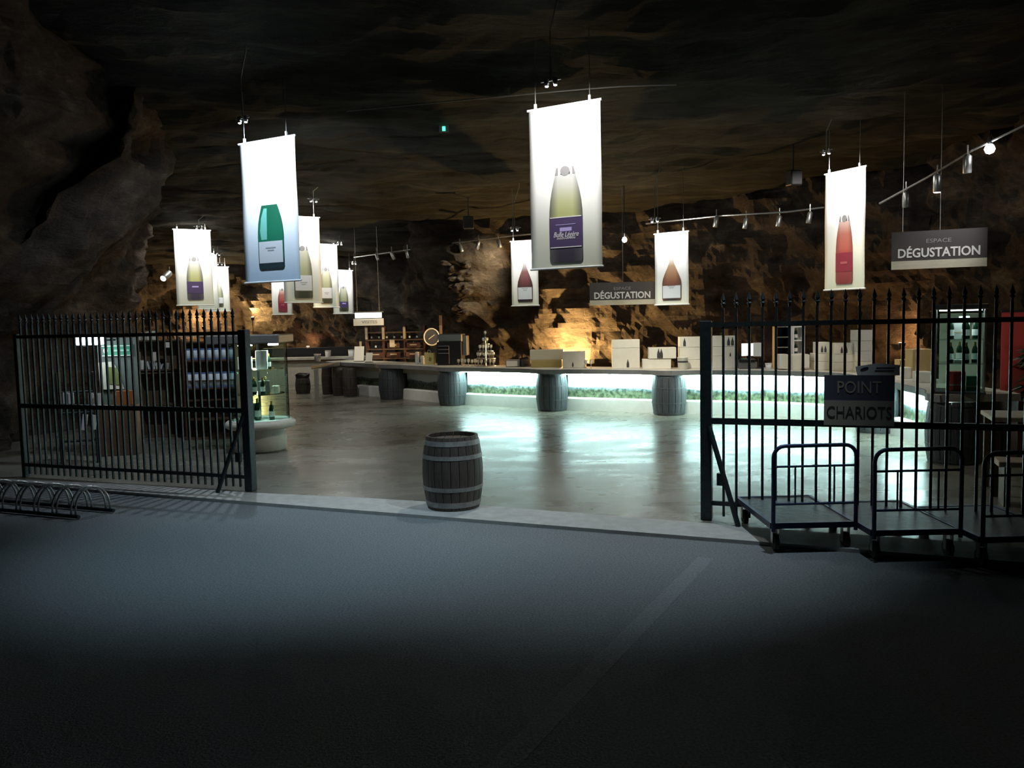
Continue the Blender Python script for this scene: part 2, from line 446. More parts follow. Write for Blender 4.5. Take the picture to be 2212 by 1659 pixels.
# ------------------------------------------------------------------ gates
def gdir():  # unit vector along the gate line, to the right, and its angle
    v = Vector((1, -0.376, 0)).normalized(); return v, math.atan2(v.y, v.x)
GV, GA = gdir()
def make_gate(name, label, post_px, n, gap, side):
    """side +1: leaf runs to the right of its post, -1: to the left; local x runs along the gate"""
    p = ground(*post_px); p.y = GATE(p.x); p.z = 0.035
    g = thing(name, label, 'gate', p, GA)
    box('post', g, (0, 0, 1.0), (0.11, 0.11, 2.0), IRON, bevel=0.006)
    L = gap * n + 0.05
    for z, h in ((0.17, 0.045), (1.0, 0.06), (1.96, 0.045)):
        box('rail', g, (side * (L / 2 + 0.055), 0, z), (L, 0.035, h), IRON)
    bar = MB().box((0, 0, 1.08), (0.024, 0.024, 2.08)).mesh('bar', IRON)
    tip = MB().lathe([(0.012, 0), (0.014, 0.03), (0.026, 0.045), (0.012, 0.06), (0.024, 0.08), (0.001, 0.155)], 8).mesh('spear_tip', IRON)
    for i in range(n):
        x = side * (0.055 + gap * (i + 0.9))
        b = link('bar', bar, g, (x, 0, 0)); link('spear_tip', tip, b, (0, 0, 2.12))
    box('hinge_stile', g, (side * (L + 0.08), 0, 1.0), (0.06, 0.06, 2.0), IRON)
    # slanting strut that props the post from the leaf side, outside
    MB().tube([(side * 0.03, -0.04, 0.95), (side * 0.33, -0.22, 0.0)], 0.026, 8).build('brace', IRON, g)
    box('latch', g, (side * 0.14, -0.03, 0.42), (0.07, 0.05, 0.12), IRON)
    return g
gate_r = make_gate('iron_gate', 'tall dark iron bar gate leaf standing open behind the platform trolleys', (1533, 1135), 27, 0.124, 1)
gate_l = make_gate('iron_gate', 'tall dark iron bar gate leaf behind the bicycle rack', (533, 1072), 34, 0.109, -1)

# POINT CHARIOTS board wired to the right leaf
c = at(1855, 865, 7.9); c.y = GATE(c.x) - 0.06
c = at(1855, 865, c.y)
s = thing('sign_board', 'two-tone board reading POINT CHARIOTS hung on the iron gate', 'sign', c, GA)
k = c.y / F
hh = 110 * k; ww = 144 * k / math.cos(GA) * 0.92
box('upper_panel', s, (0, 0, hh / 4), (ww, 0.014, hh / 2), mat('slate_board', (0.085, 0.09, 0.12), 0.6))
box('lower_panel', s, (0, 0, -hh / 4), (ww, 0.014, hh / 2), mat('khaki_board', (0.42, 0.38, 0.30), 0.6))
text('upper_lettering', 'POINT', 0.16, mat('dim_lettering', (0.42, 0.36, 0.28), 0.6), s, (0, -0.009, hh / 4), ext=0.002, width=ww * 0.62)
text('lower_lettering', 'CHARIOTS', 0.16, mat('dark_lettering', (0.05, 0.05, 0.045), 0.6), s, (0, -0.009, -hh / 4), ext=0.002, width=ww * 0.92)
# small white notice above it
c2 = at(1895, 799, c.y); 
s = thing('notice_card', 'small white notice with a dark oval logo above the POINT CHARIOTS board', 'notice', c2, GA)
MB().plate([(-0.17, -0.055), (0.19, -0.05), (0.19, 0.045), (0.0, 0.062), (-0.19, 0.03)], -0.004, 0.004).build('card', PAPER, s)
MB().plate([(-0.11 + 0.035 * math.cos(t * 0.5236) , 0.012 + 0.012 * math.sin(t * 0.5236) + 0.01 * math.cos(t * 0.5236)) for t in range(12)], -0.008, -0.004).build('logo', mat('logo_blue', (0.02, 0.03, 0.09), 0.6), s)
for zz, xx in ((0.02, 0.07), (-0.006, 0.06)):
    box('print_line', s, (xx, -0.006, zz), (0.16, 0.003, 0.007), CHAR)

# ------------------------------------------------------------------ platform trolleys
def trolley_parts(t):
    W, L, Z = 0.72, 1.08, 0.25
    box('deck', t, (0, L / 2, Z), (W - 0.04, L - 0.02, 0.03), DECK)
    f = MB()
    for x in (-W / 2, W / 2): f.box((x, L / 2, Z - 0.005), (0.035, L, 0.05))
    for y in (0.0, L): f.box((0, y, Z - 0.005), (W, 0.035, 0.05))
    f.build('frame', BLUE, t)
    H = 0.95; r = 0.1; path = [(-W / 2, -0.03, 0.2), (-W / 2, -0.03, H - r)]
    for q in range(1, 6):
        a = math.pi - q * math.pi / 10; path.append((-W / 2 + r + r * math.cos(a), -0.03, H - r + r * math.sin(a)))
    path += [(-x, y, z) for x, y, z in reversed(path)]
    MB().tube(path, 0.017, 10).build('handle', BLUE, t, smooth=True)
    for z in (0.77, 0.44): MB().tube([(-W / 2, -0.03, z), (W / 2, -0.03, z)], 0.010, 8).build('crossbar', BLUE, t)
    for x in (-0.17, 0.17): MB().tube([(x, -0.03, 0.44), (x, -0.03, 0.77)], 0.008, 6).build('upright', BLUE, t)
    wheel = MB().lathe([(0.03, -0.02), (0.068, -0.02), (0.075, -0.012), (0.075, 0.012), (0.068, 0.02), (0.03, 0.02)], 18).mesh('wheel', RUBBER, smooth=False)
    fork = MB().box((-0.03, 0, 0.14), (0.005, 0.05, 0.14)).box((0.03, 0, 0.14), (0.005, 0.05, 0.14)).box((0, 0, 0.205), (0.07, 0.07, 0.015)).mesh('caster_fork', GALV)
    for x, y in ((-0.31, 0.07), (0.31, 0.07), (-0.31, L - 0.08), (0.31, L - 0.08)):
        fk = link('caster_fork', fork, t, (x, y, 0.005))
        link('wheel', wheel, fk, (0, 0, 0.078), (0, R(90), 0))
TR = [('blue-framed platform trolley nearest the gate post, handle towards the street', 2.245, 7.16, 0.5),
      ('blue-framed platform trolley standing in the middle of the three', 2.99, 6.85, -0.3),
      ('blue-framed platform trolley cut by the right edge of the photo', 3.74, 6.58, 0.5)]
for lab, x, y, a in TR:
    t = thing('platform_trolley', lab, 'trolley', (x + 0.36, y, 0.0), R(a), 'platform trolleys parked against the gate')
    trolley_parts(t)

# ------------------------------------------------------------------ barrels
def barrel(label, loc, H, Rm, Re, wood, hoopm, hoops, n=18, group=None, rot=0.0, open_top=False, name='wine_barrel'):
    t = thing(name, label, 'barrel', loc, rot, group)
    rad = lambda z: Re + (Rm - Re) * (1 - (2 * z / H - 1) ** 2)
    da = 2 * math.pi / n; g = 0.07 * da
    vs = []; fs = []; nz = 9
    for k in range(nz + 1):
        z = H * k / nz; r = rad(z)
        for rr, aa in ((r, -da / 2 + g / 2), (r + 0.0015, 0), (r, da / 2 - g / 2), (r - 0.028, da / 2 - g / 2), (r - 0.028, -da / 2 + g / 2)):
            vs.append((rr * math.cos(aa), rr * math.sin(aa), z))
    for k in range(nz):
        for j in range(5):
            a = k * 5 + j; b = k * 5 + (j + 1) % 5; fs.append((a, b, b + 5, a + 5))
    fs += [(4, 3, 2, 1, 0), tuple(nz * 5 + j for j in range(5))]
    me = MB().add(vs, fs).mesh('stave', wood)
    for i in range(n): link('stave', me, t, None, (0, 0, i * da))
    for z0, z1 in hoops:
        z0 *= H; z1 *= H
        MB().lathe([(rad(z0) - 0.004, z0), (rad(z0) + 0.006, z0), (rad(z1) + 0.006, z1), (rad(z1) - 0.004, z1)], 36, cap=False).build('hoop', hoopm, t, smooth=False)
    MB().lathe([(rad(0.03) - 0.03, 0.03), (rad(0.03) - 0.03, 0.05)], 28).build('bottom_head', wood, t)
    if not open_top:
        hz = H - 0.045; hr = rad(hz) - 0.026; nb = 6
        for i in range(nb):
            x0 = -hr + 2 * hr * i / nb + 0.003; x1 = -hr + 2 * hr * (i + 1) / nb - 0.003
            pts = []
            for q in range(5):
                x = x0 + (x1 - x0) * q / 4; pts.append((x, -math.sqrt(max(0.0004, hr * hr - x * x))))
            for q in range(5):
                x = x1 + (x0 - x1) * q / 4; pts.append((x, math.sqrt(max(0.0004, hr * hr - x * x))))
            k = len(pts)
            MB().add([(x, y, hz - 0.02) for x, y in pts] + [(x, y, hz) for x, y in pts],
                     [tuple(range(k - 1, -1, -1)), tuple(range(k, 2 * k))] + [(i2, (i2 + 1) % k, (i2 + 1) % k + k, i2 + k) for i2 in range(k)]).build('head_board', OAKL, t)
    return t
bc = ground(980, 1093, 0.035)
barrel('brown wine barrel with four pale hoops standing alone on the sill in the gateway', (bc.x, bc.y, 0.035), 0.80, 0.335, 0.285, OAK, HOOP,
       ((0.885, 0.95), (0.70, 0.755), (0.27, 0.325), (0.045, 0.12)), 22)

# ------------------------------------------------------------------ the bar counter
bb = {k: ground(*v) for k, v in dict(b0=(727, 850), b1=(847, 864), b2=(977, 877), b3=(1192, 889), b4=(1445, 898)).items()}
PATHP = [(-5.35, 24.4, 0), bb['b1'], bb['b2'], bb['b3'], bb['b4'], (5.15, 16.5, 0), (6.15, 15.4, 0), (6.2, 14.0, 0), (5.93, 10.95, 0)]
PATHP = [Vector((p[0], p[1], 0)) for p in PATHP]
BP = catmull(PATHP, 0.12)
BN = []
for i in range(len(BP)):
    t = (BP[min(len(BP) - 1, i + 1)] - BP[max(0, i - 1)]).normalized(); BN.append(Vector((t.y, -t.x, 0)))
def nearest(p): return min(range(len(BP)), key=lambda i: (BP[i] - p).length)
BIDX = [nearest(Vector((p.x, p.y, 0))) for p in (bb['b1'], bb['b2'], bb['b3'], bb['b4'])] + [nearest(Vector((6.2, 14.2, 0))), len(BP) - 3]
def bulge(i): return max(math.exp(-((BP[i] - BP[j]).length / 0.42) ** 2) for j in BIDX)
def sweep(i0, i1, prof, front=None):
    """sweep a closed (offset, z) profile along the counter line; front(i) is added to offsets marked True"""
    k = len(prof); vs = []; fs = []
    for i in range(i0, i1 + 1):
        for o, z, mv in prof:
            q = BP[i] + BN[i] * (o + (front(i) if (front and mv) else 0)); vs.append((q.x, q.y, z))
    m_ = i1 - i0 + 1
    for i in range(m_ - 1):
        for j in range(k):
            j2 = (j + 1) % k; fs.append((i * k + j, i * k + j2, (i + 1) * k + j2, (i + 1) * k + j))
    fs += [tuple(range(k)), tuple((m_ - 1) * k + j for j in range(k - 1, -1, -1))]
    return MB().add(vs, fs)
N = len(BP) - 1
counter = thing('bar_counter', 'long curving tasting bar with pale top, lit landscape panels and barrel supports', 'counter', (0, 0, 0))
CTZ = 0.97
sweep(0, N, [(-0.75, CTZ - 0.10, 0), (0.08, CTZ - 0.10, 1), (0.10, CTZ - 0.012, 1), (0.09, CTZ, 1), (-0.75, CTZ, 0)], lambda i: 0.22 * bulge(i)).build('countertop', STONE, counter)
sweep(0, N, [(0.07, CTZ - 0.105, 1), (0.115, CTZ - 0.105, 1), (0.12, CTZ - 0.01, 1), (0.10, CTZ - 0.006, 1)], lambda i: 0.22 * bulge(i)).build('counter_edge', mat('grey_edge', (0.20, 0.20, 0.195), 0.6, var=0.15, scale=6), counter)  # unlit lip: its shade is put into a darker grey than the top
seg = [0] + BIDX + []
segs = [(seg[i], seg[i + 1]) for i in range(len(seg) - 1)]
for q, (i0, i1) in enumerate(segs):
    a0 = i0 + (2 if q else 0); a1 = i1 - 2
    sweep(a0, a1, [(-0.34, FZ - 0.01, 0), (-0.14, FZ - 0.01, 0), (-0.14, 0.29, 0), (-0.18, 0.31, 0), (-0.34, 0.31, 0)]).build('plinth_panel', mat('white_plinth', (0.76, 0.76, 0.72), 0.7, var=0.06, scale=4), counter)
    sweep(a0, a1, [(-0.36, 0.31, 0), (-0.32, 0.31, 0), (-0.32, 0.865, 0), (-0.36, 0.865, 0)]).build('landscape_panel', PANO, counter)
    if q >= 2:
        sweep(a0, a1, [(-0.08, 0.84, 0), (-0.03, 0.84, 0), (-0.03, 0.868, 0), (-0.08, 0.868, 0)]).build('led_strip', LED, counter)
    else:
        sweep(a0, a1, [(-0.20, 0.72, 0), (-0.17, 0.72, 0), (-0.17, 0.868, 0), (-0.20, 0.868, 0)]).build('light_pelmet', PLASTER, counter)
sweep(0, N, [(-0.80, FZ, 0), (-0.72, FZ, 0), (-0.72, CTZ - 0.1, 0), (-0.80, CTZ - 0.1, 0)]).build('back_panel', DARKW, counter)
HB = ((0.93, 0.965), (0.66, 0.69), (0.29, 0.32), (0.03, 0.065))
BL = ['grey stained barrel under the bar top, left of the lit panels, in deep shade', 'grey barrel under the bar top where the lit landscape panels begin',
      'grey barrel under the bar top below the small DÉGUSTATION sign', 'grey barrel under the bar top beside the gate post',
      'grey barrel at the bend of the bar, below the POINT CHARIOTS board', 'dark barrel under the glass display case at the end of the bar']
for lab, i in zip(BL, BIDX):
    q = BP[i] + BN[i] * (-0.02)
    barrel(lab, (q.x, q.y, FZ), CTZ - 0.105 - FZ, 0.36, 0.315, OAKG, HOOPD, HB, 16, 'barrels carrying the bar top')
for q, (px, py) in enumerate(((706, 853), (729, 856), (752, 858))):
    p = ground(px, py, FZ); p = Vector((p.x, p.y + 0.3, FZ))
    lab = ['leftmost brown barrel of the close row at the far end of the bar', 'middle brown barrel of the close row at the far end of the bar', 'rightmost brown barrel of the close row at the far end of the bar'][q]
    barrel(lab, p, 0.80, 0.2, 0.175, OAK, HOOPD, HB, 12, 'barrels carrying the bar top')
# far arm of the bar that runs back from the left end
arm = thing('side_counter', 'grey-topped side counter running back from the far end of the bar', 'counter', (-5.6, 24.1, FZ), 0)
e0 = ground(672, 790, CTZ) - Vector((-5.6, 24.1, FZ)); e1 = Vector((1.4, 3.6, 0)); 
MB().add([(e0.x, e0.y, 0.84), (0.75, -0.25, 0.84), (1.9, 3.6, 0.84), (0.9, 3.9, 0.84), (e0.x, e0.y, 0.94), (0.75, -0.25, 0.94), (1.9, 3.6, 0.94), (0.9, 3.9, 0.94)],
         [(3, 2, 1, 0), (4, 5, 6, 7), (0, 1, 5, 4), (1, 2, 6, 5), (2, 3, 7, 6), (3, 0, 4, 7)]).build('countertop', GREYB, arm)
box('end_post', arm, (e0.x + 0.1, e0.y + 0.12, 0.42), (0.1, 0.12, 0.84), PLASTER)
box('back_wall', arm, (0.85, 3.2, 0.42), (1.2, 0.1, 0.84), PLASTER)
# far reception counter
rc = thing('reception_counter', 'pale-fronted reception counter at the back left of the cave', 'counter', (-7.6, 28.2, FZ), 0)
box('front', rc, (0, 0, 0.42), (6.2, 0.7, 0.84), PLASTER)
box('countertop', rc, (0, -0.03, 0.88), (6.3, 0.85, 0.07), STONE)
box('top_trim', rc, (0, -0.40, 0.80), (6.2, 0.06, 0.07), BROWN)
bk = tag(box('back_cabinet', None, (0, 0, 0.6), (4.6, 0.3, 1.24), BLACK, bevel=0.01), 'low black cabinet against the rock behind the reception counter', 'cabinet')
bk.location = (-6.3, 29.0, FZ)

# ------------------------------------------------------------------ banners
PROF_CH = [(0.0, 0), (.42, 0), (.48, .02), (.5, .05), (.5, .50), (.49, .60), (.46, .72), (.41, .83), (.35, .93), (.305, 1.0)]   # sparkling bottle cut at the collar
PROF_BU = [(0.0, 0), (.45, 0), (.5, .03), (.5, .40), (.46, .50), (.36, .62), (.23, .75), (.13, .86), (.06, 1.0)]     # sloping shoulders
def bottle_poly(prof, w, h, cx, z0):
    rt_ = [(cx + x * w, z0 + z * h) for x, z in prof]; lf = [(cx - x * w, z0 + z * h) for x, z in reversed(prof) if x > 0]
    return rt_[1:] + lf
def strip_poly(prof, w, h, cx, z0, a, b, inset=0.0):
    def wid(z):
        for (x0, y0), (x1, y1) in zip(prof[1:], prof[2:]):
            if y0 <= z <= y1 and y1 > y0: return (x0 + (x1 - x0) * (z - y0) / (y1 - y0))
        return prof[-1][0]
    zs = [a + (b - a) * i / 6 for i in range(7)]
    rt_ = [(cx + (wid(z) - inset) * w, z0 + z * h) for z in zs]; lf = [(cx - (wid(z) - inset) * w, z0 + z * h) for z in reversed(zs)]
    return rt_ + lf
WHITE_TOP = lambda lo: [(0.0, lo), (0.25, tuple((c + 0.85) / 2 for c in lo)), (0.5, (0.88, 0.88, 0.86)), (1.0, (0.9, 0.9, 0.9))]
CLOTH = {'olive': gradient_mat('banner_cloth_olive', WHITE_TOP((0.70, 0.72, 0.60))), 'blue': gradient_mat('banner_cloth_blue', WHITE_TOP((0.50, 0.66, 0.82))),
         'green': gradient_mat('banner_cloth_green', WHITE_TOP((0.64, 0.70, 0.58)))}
GLASSP = {'green': gradient_mat('print_green_bottle', [(0, (0.01, 0.03, 0.04)), (0.12, (0.01, 0.03, 0.04)), (0.2, (0.0, 0.14, 0.07)), (0.6, (0.0, 0.16, 0.08)), (1, (0.0, 0.10, 0.05))]),
          'olive': gradient_mat('print_olive_bottle', [(0, (0.04, 0.03, 0.06)), (0.34, (0.06, 0.05, 0.08)), (0.5, (0.42, 0.44, 0.16)), (0.7, (0.46, 0.47, 0.26)), (0.88, (0.5, 0.5, 0.45)), (1, (0.5, 0.5, 0.5))], edge=(0.10, 0.10, 0.10)),  # from here on bottle tops fade pale: overexposed lamp glare put into the print
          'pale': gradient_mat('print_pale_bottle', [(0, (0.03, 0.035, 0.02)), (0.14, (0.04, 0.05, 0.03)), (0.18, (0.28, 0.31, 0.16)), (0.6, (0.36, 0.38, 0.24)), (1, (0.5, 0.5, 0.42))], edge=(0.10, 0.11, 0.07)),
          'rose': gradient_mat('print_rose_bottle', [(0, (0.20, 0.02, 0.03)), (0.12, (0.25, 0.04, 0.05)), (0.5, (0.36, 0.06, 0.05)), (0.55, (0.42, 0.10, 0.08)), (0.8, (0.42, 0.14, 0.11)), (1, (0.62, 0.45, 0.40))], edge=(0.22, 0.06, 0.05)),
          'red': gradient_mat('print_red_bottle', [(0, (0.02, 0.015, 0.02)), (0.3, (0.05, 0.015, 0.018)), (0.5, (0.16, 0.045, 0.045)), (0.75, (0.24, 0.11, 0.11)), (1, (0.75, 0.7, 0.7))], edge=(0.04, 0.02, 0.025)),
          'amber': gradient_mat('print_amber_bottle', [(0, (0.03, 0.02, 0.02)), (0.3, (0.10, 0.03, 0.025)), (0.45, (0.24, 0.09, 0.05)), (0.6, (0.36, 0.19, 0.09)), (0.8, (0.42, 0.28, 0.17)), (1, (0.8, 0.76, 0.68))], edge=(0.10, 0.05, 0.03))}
LABELM = {'white': mat('print_white_label', (0.62, 0.66, 0.70), 0.7), 'purple': mat('print_purple_label', (0.07, 0.045, 0.13), 0.7), 'plum': mat('print_plum_label', (0.24, 0.02, 0.05), 0.7)}
COLLAR = mat('print_grey_collar', (0.25, 0.24, 0.25), 0.7); PWHITE = mat('print_white_line', (0.8, 0.8, 0.84), 0.7); PLILAC = mat('print_lilac', (0.45, 0.38, 0.75), 0.7)
def banner(label, Lft, Rgt, ytop_l, ybot_l, Yl, Yr, cloth, bottle, lab, prof, bz, bh, bw, lamp, lamp_w, col, collar=True, fancy=False, lz=(0.16, 0.42), fx=None):
    """Lft, Rgt: photo columns of the top corners; Yl, Yr: depths of the two edges"""
    tl = at(Lft, ytop_l, Yl); bl = at(Lft, ybot_l, Yl); H = tl.z - bl.z
    tr = at(Rgt, ytop_l, Yr)
    dx, dy = tr.x - tl.x, tr.y - tl.y; W = math.hypot(dx, dy); ang = math.atan2(dy, dx)
    base = Vector(((tl.x + tr.x) / 2, (tl.y + tr.y) / 2, bl.z))
    g = thing('hanging_banner', label, 'banner', base, ang, 'hanging bottle banners')
    # cloth: slightly wavy sheet with thickness
    vs = []; fs = []; nx, nz_ = 10, 16
    for side in (0, 0.004):
        for j in range(nz_ + 1):
            for i in range(nx + 1):
                x = -W / 2 + W * i / nx; z = H * j / nz_
                y = 0.010 * math.sin(3.1 * z + 2 * x + W * 9) * math.sin(math.pi * j / nz_)
                vs.append((x, y + side, z))
    o2 = (nx + 1) * (nz_ + 1)
    for j in range(nz_):
        for i in range(nx):
            a = j * (nx + 1) + i
            fs.append((a, a + 1, a + nx + 2, a + nx + 1)); fs.append((o2 + a + nx + 1, o2 + a + nx + 2, o2 + a + 1, o2 + a))
    for j in range(nz_):
        for a in (j * (nx + 1), j * (nx + 1) + nx): fs.append((a, a + nx + 1, o2 + a + nx + 1, o2 + a))
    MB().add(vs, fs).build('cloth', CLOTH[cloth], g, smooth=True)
    for z, rr in ((H, 0.016), (0, 0.014)):
        MB().tube([(-W / 2 - 0.02, 0, z), (W / 2 + 0.02, 0, z)], rr, 8).build('bar', mat('white_banner_bar', (0.75, 0.78, 0.78), 0.4), g)
    y0 = -0.016
    hh, w_, cx = bh * H, bw * W, W * 0.01
    z0 = bz * H
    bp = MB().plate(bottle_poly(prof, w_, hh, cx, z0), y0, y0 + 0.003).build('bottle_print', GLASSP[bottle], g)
    lp = MB().plate(strip_poly(prof, w_, hh, cx, z0, *lz, inset=0.035 if lab == 'white' else 0.0), y0 - 0.003, y0).build('label_print', LABELM[lab], g)
    if bottle == 'green':
        MB().plate([(cx - 0.36 * w_, z0 + 0.46 * hh), (cx - 0.14 * w_, z0 + 0.46 * hh), (cx - 0.10 * w_, z0 + 0.95 * hh), (cx - 0.22 * w_, z0 + 0.95 * hh), (cx - 0.34 * w_, z0 + 0.8 * hh), (cx - 0.40 * w_, z0 + 0.6 * hh)], y0 - 0.002, y0).build('highlight_print', mat('print_pale_green', (0.16, 0.5, 0.42), 0.7), g)
    if collar:
        zc = z0 + hh
        MB().plate([(cx + 0.145 * w_ * math.cos(R(a)), zc + 0.022 * H + 0.03 * H * math.sin(R(a))) for a in range(0, 360, 24)], y0 - 0.003, y0).build('collar_medal', COLLAR, g)
        for sx in (-1, 1):
            q = [(cx + sx * 0.22 * w_, zc), (cx + sx * 0.31 * w_, zc), (cx + sx * 0.26 * w_, zc + 0.045 * H), (cx + sx * 0.21 * w_, zc + 0.045 * H)]
            MB().plate(q if sx > 0 else q[::-1], y0 - 0.003, y0).build('collar_strip', COLLAR, g)
    if fancy:
        for zz in (lz[0], lz[1]):
            box('label_line', g, (cx, y0 - 0.005, z0 + zz * hh), (w_ * 0.94, 0.003, 0.012), PWHITE)
        box('label_plate', g, (cx, y0 - 0.005, z0 + 0.375 * hh), (w_ * 0.36, 0.003, 0.05), PLILAC)
        box('label_line', g, (cx, y0 - 0.005, z0 + 0.43 * hh), (w_ * 0.6, 0.003, 0.008), PLILAC)
        text('label_lettering', 'Bulle Légère', 0.10, PWHITE, g, (cx, y0 - 0.006, z0 + 0.315 * hh), ext=0.001, shear=0.35, width=w_ * 0.76)
        text('label_lettering', 'méthode fine', 0.05, PWHITE, g, (cx, y0 - 0.006, z0 + 0.275 * hh), ext=0.001, shear=0.35, width=w_ * 0.56)
    elif lab == 'white':
        for zz, ww in ((0.33, 0.4), (0.29, 0.25)):
            box('label_line', g, (cx, y0 - 0.005, z0 + zz * hh), (w_ * ww, 0.002, 0.018), mat('print_grey_line', (0.35, 0.38, 0.42), 0.7))
    else:
        box('label_plate', g, (cx, y0 - 0.005, z0 + 0.34 * hh), (w_ * 0.4, 0.003, 0.04), PLILAC if lab == 'purple' else mat('print_mauve', (0.4, 0.1, 0.12), 0.7))
    for sx in (-0.40, 0.36):
        wx = base.x + math.cos(ang) * sx * W; wy = base.y + math.sin(ang) * sx * W
        top = ceil_z(wx, wy) + 0.1 - base.z
        MB().tube([(sx * W, 0, H + 0.01), (sx * W, 0, top)], 0.006, 6).build('wire', GALV, g)
        box('clip', g, (sx * W, 0, H + 0.04), (0.03, 0.03, 0.07), PAPER)
    # its lamp: two small heads on a bracket hung from the rock, an arm's length in front of the cloth
    nv = Vector((math.sin(ang), -math.cos(ang), 0))
    if lamp:
        lc = base + nv * (0.95 * H / 2.1) + Vector((0, 0, H + 0.16 * H))
        if fx: lc = at(fx[0], fx[1], lc.y)
        lc.z = min(lc.z, ceil_z(lc.x, lc.y) - 0.22)
        f = thing('banner_lamp', 'twin-headed lamp above the ' + lamp, 'lamp', lc, ang, 'lamps over the banners')
        topz = ceil_z(lc.x, lc.y) + 0.12 - lc.z
        MB().tube([(-0.14, 0, 0), (0.14, 0, 0)], 0.010, 6).build('bracket', GALV, f)
        MB().tube([(0, 0, 0), (0.0, 0, topz * 0.5), (0.12, 0, topz * 0.8), (0.14, 0, topz)], 0.008, 6).build('stem', GALV, f)
        for sx in (-0.06, 0.06):
            hd = MB().lathe([(0.022, -0.03), (0.034, 0.0), (0.034, 0.05), (0.014, 0.06)], 10, c=(sx, 0, -0.03)).build('lamp_head', CHROME, f)
            MB().lathe([(0.002, -0.046), (0.02, -0.04), (0.022, -0.03)], 10, c=(sx, 0, -0.03)).build('bulb', LIT, hd)
        tgt = base + Vector((0, 0, H * 0.42))
        spot('banner_spot', lc + Vector((0, 0, -0.09)) + nv * 0.0, tgt, lamp_w * (H / 2.2) ** 2, col, 150, 0.3, 0.05)
    return base, ang, W, H
NEU = (1.0, 0.99, 0.94)
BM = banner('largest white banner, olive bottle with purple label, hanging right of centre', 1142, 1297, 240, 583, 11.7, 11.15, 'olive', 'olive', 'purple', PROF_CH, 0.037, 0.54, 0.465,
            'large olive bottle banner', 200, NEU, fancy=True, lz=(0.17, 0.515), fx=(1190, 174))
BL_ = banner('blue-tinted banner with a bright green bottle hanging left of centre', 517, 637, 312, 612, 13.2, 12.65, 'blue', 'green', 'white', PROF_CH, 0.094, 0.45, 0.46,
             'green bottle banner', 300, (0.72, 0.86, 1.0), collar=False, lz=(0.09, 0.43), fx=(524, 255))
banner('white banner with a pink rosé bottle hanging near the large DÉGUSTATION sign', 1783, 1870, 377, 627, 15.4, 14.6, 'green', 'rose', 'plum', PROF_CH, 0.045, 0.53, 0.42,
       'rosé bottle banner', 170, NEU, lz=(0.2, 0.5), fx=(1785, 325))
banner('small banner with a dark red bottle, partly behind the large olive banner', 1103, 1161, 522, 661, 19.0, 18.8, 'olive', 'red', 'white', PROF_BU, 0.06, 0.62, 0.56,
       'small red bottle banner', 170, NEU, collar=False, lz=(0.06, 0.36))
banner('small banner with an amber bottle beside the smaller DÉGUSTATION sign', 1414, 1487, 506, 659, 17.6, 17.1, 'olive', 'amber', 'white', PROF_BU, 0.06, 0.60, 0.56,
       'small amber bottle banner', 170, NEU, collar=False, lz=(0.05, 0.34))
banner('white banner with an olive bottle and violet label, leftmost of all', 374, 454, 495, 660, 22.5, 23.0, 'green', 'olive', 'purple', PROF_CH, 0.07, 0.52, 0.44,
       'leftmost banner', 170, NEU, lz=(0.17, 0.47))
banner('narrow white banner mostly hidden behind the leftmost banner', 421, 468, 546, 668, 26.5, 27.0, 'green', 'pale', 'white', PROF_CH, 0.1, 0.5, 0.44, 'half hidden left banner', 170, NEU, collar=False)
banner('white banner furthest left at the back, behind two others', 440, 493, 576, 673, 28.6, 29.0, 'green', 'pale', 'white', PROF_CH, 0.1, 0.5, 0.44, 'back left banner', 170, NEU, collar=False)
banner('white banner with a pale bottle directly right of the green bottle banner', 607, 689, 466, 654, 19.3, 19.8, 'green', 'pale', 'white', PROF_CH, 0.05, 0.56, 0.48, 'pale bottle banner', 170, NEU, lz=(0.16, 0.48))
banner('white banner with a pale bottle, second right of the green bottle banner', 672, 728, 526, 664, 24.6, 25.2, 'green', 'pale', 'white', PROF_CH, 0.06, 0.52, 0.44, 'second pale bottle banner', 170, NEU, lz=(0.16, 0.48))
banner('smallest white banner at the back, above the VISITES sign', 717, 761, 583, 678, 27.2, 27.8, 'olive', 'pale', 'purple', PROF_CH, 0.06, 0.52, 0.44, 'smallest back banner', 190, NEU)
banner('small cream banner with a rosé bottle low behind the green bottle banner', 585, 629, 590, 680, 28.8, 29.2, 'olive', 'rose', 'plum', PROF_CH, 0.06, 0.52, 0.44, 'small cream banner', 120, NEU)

# street side light: a pair of cool floods on the rock over the gateway throws light on the tarmac
# ------------------------------------------------------------------ signs
def hang(parent, x, z, base, ang):
    wx = base.x + math.cos(ang) * x; wy = base.y + math.sin(ang) * x
    MB().tube([(x, 0, z), (x, 0, ceil_z(wx, wy) + 0.15 - base.z)], 0.005, 6).build('wire', GALV, parent)
def degustation(label, c, W, H, ang):
    s = thing('hanging_sign', label, 'sign', c, ang)
    box('dark_panel', s, (0, 0, H * 0.11), (W, 0.03, H * 0.78), mat('sign_taupe', (0.085, 0.075, 0.07), 0.25))
    box('pale_strip', s, (0, 0, -H * 0.39), (W, 0.034, H * 0.22), mat('sign_cream', (0.62, 0.56, 0.42), 0.5, var=0.1, scale=4, stretch=(1, 6, 6)))
    text('lettering', 'DÉGUSTATION', 0.2, TEXTW, s, (0, -0.017, -H * 0.09), width=W * 0.86, bold=0.025)
    text('small_lettering', 'ESPACE', 0.09, mat('sign_faint', (0.3, 0.28, 0.27), 0.5), s, (0, -0.017, H * 0.22), ext=0.002, width=W * 0.26)
    hang(s, -W * 0.38, H / 2, c, ang); hang(s, W * 0.0 + 0.02, H / 2, c, ang)
p = at(2027, 538, 13.4); degustation('large grey DÉGUSTATION sign hanging at the right', p, 1.36, 0.60, R(-24))
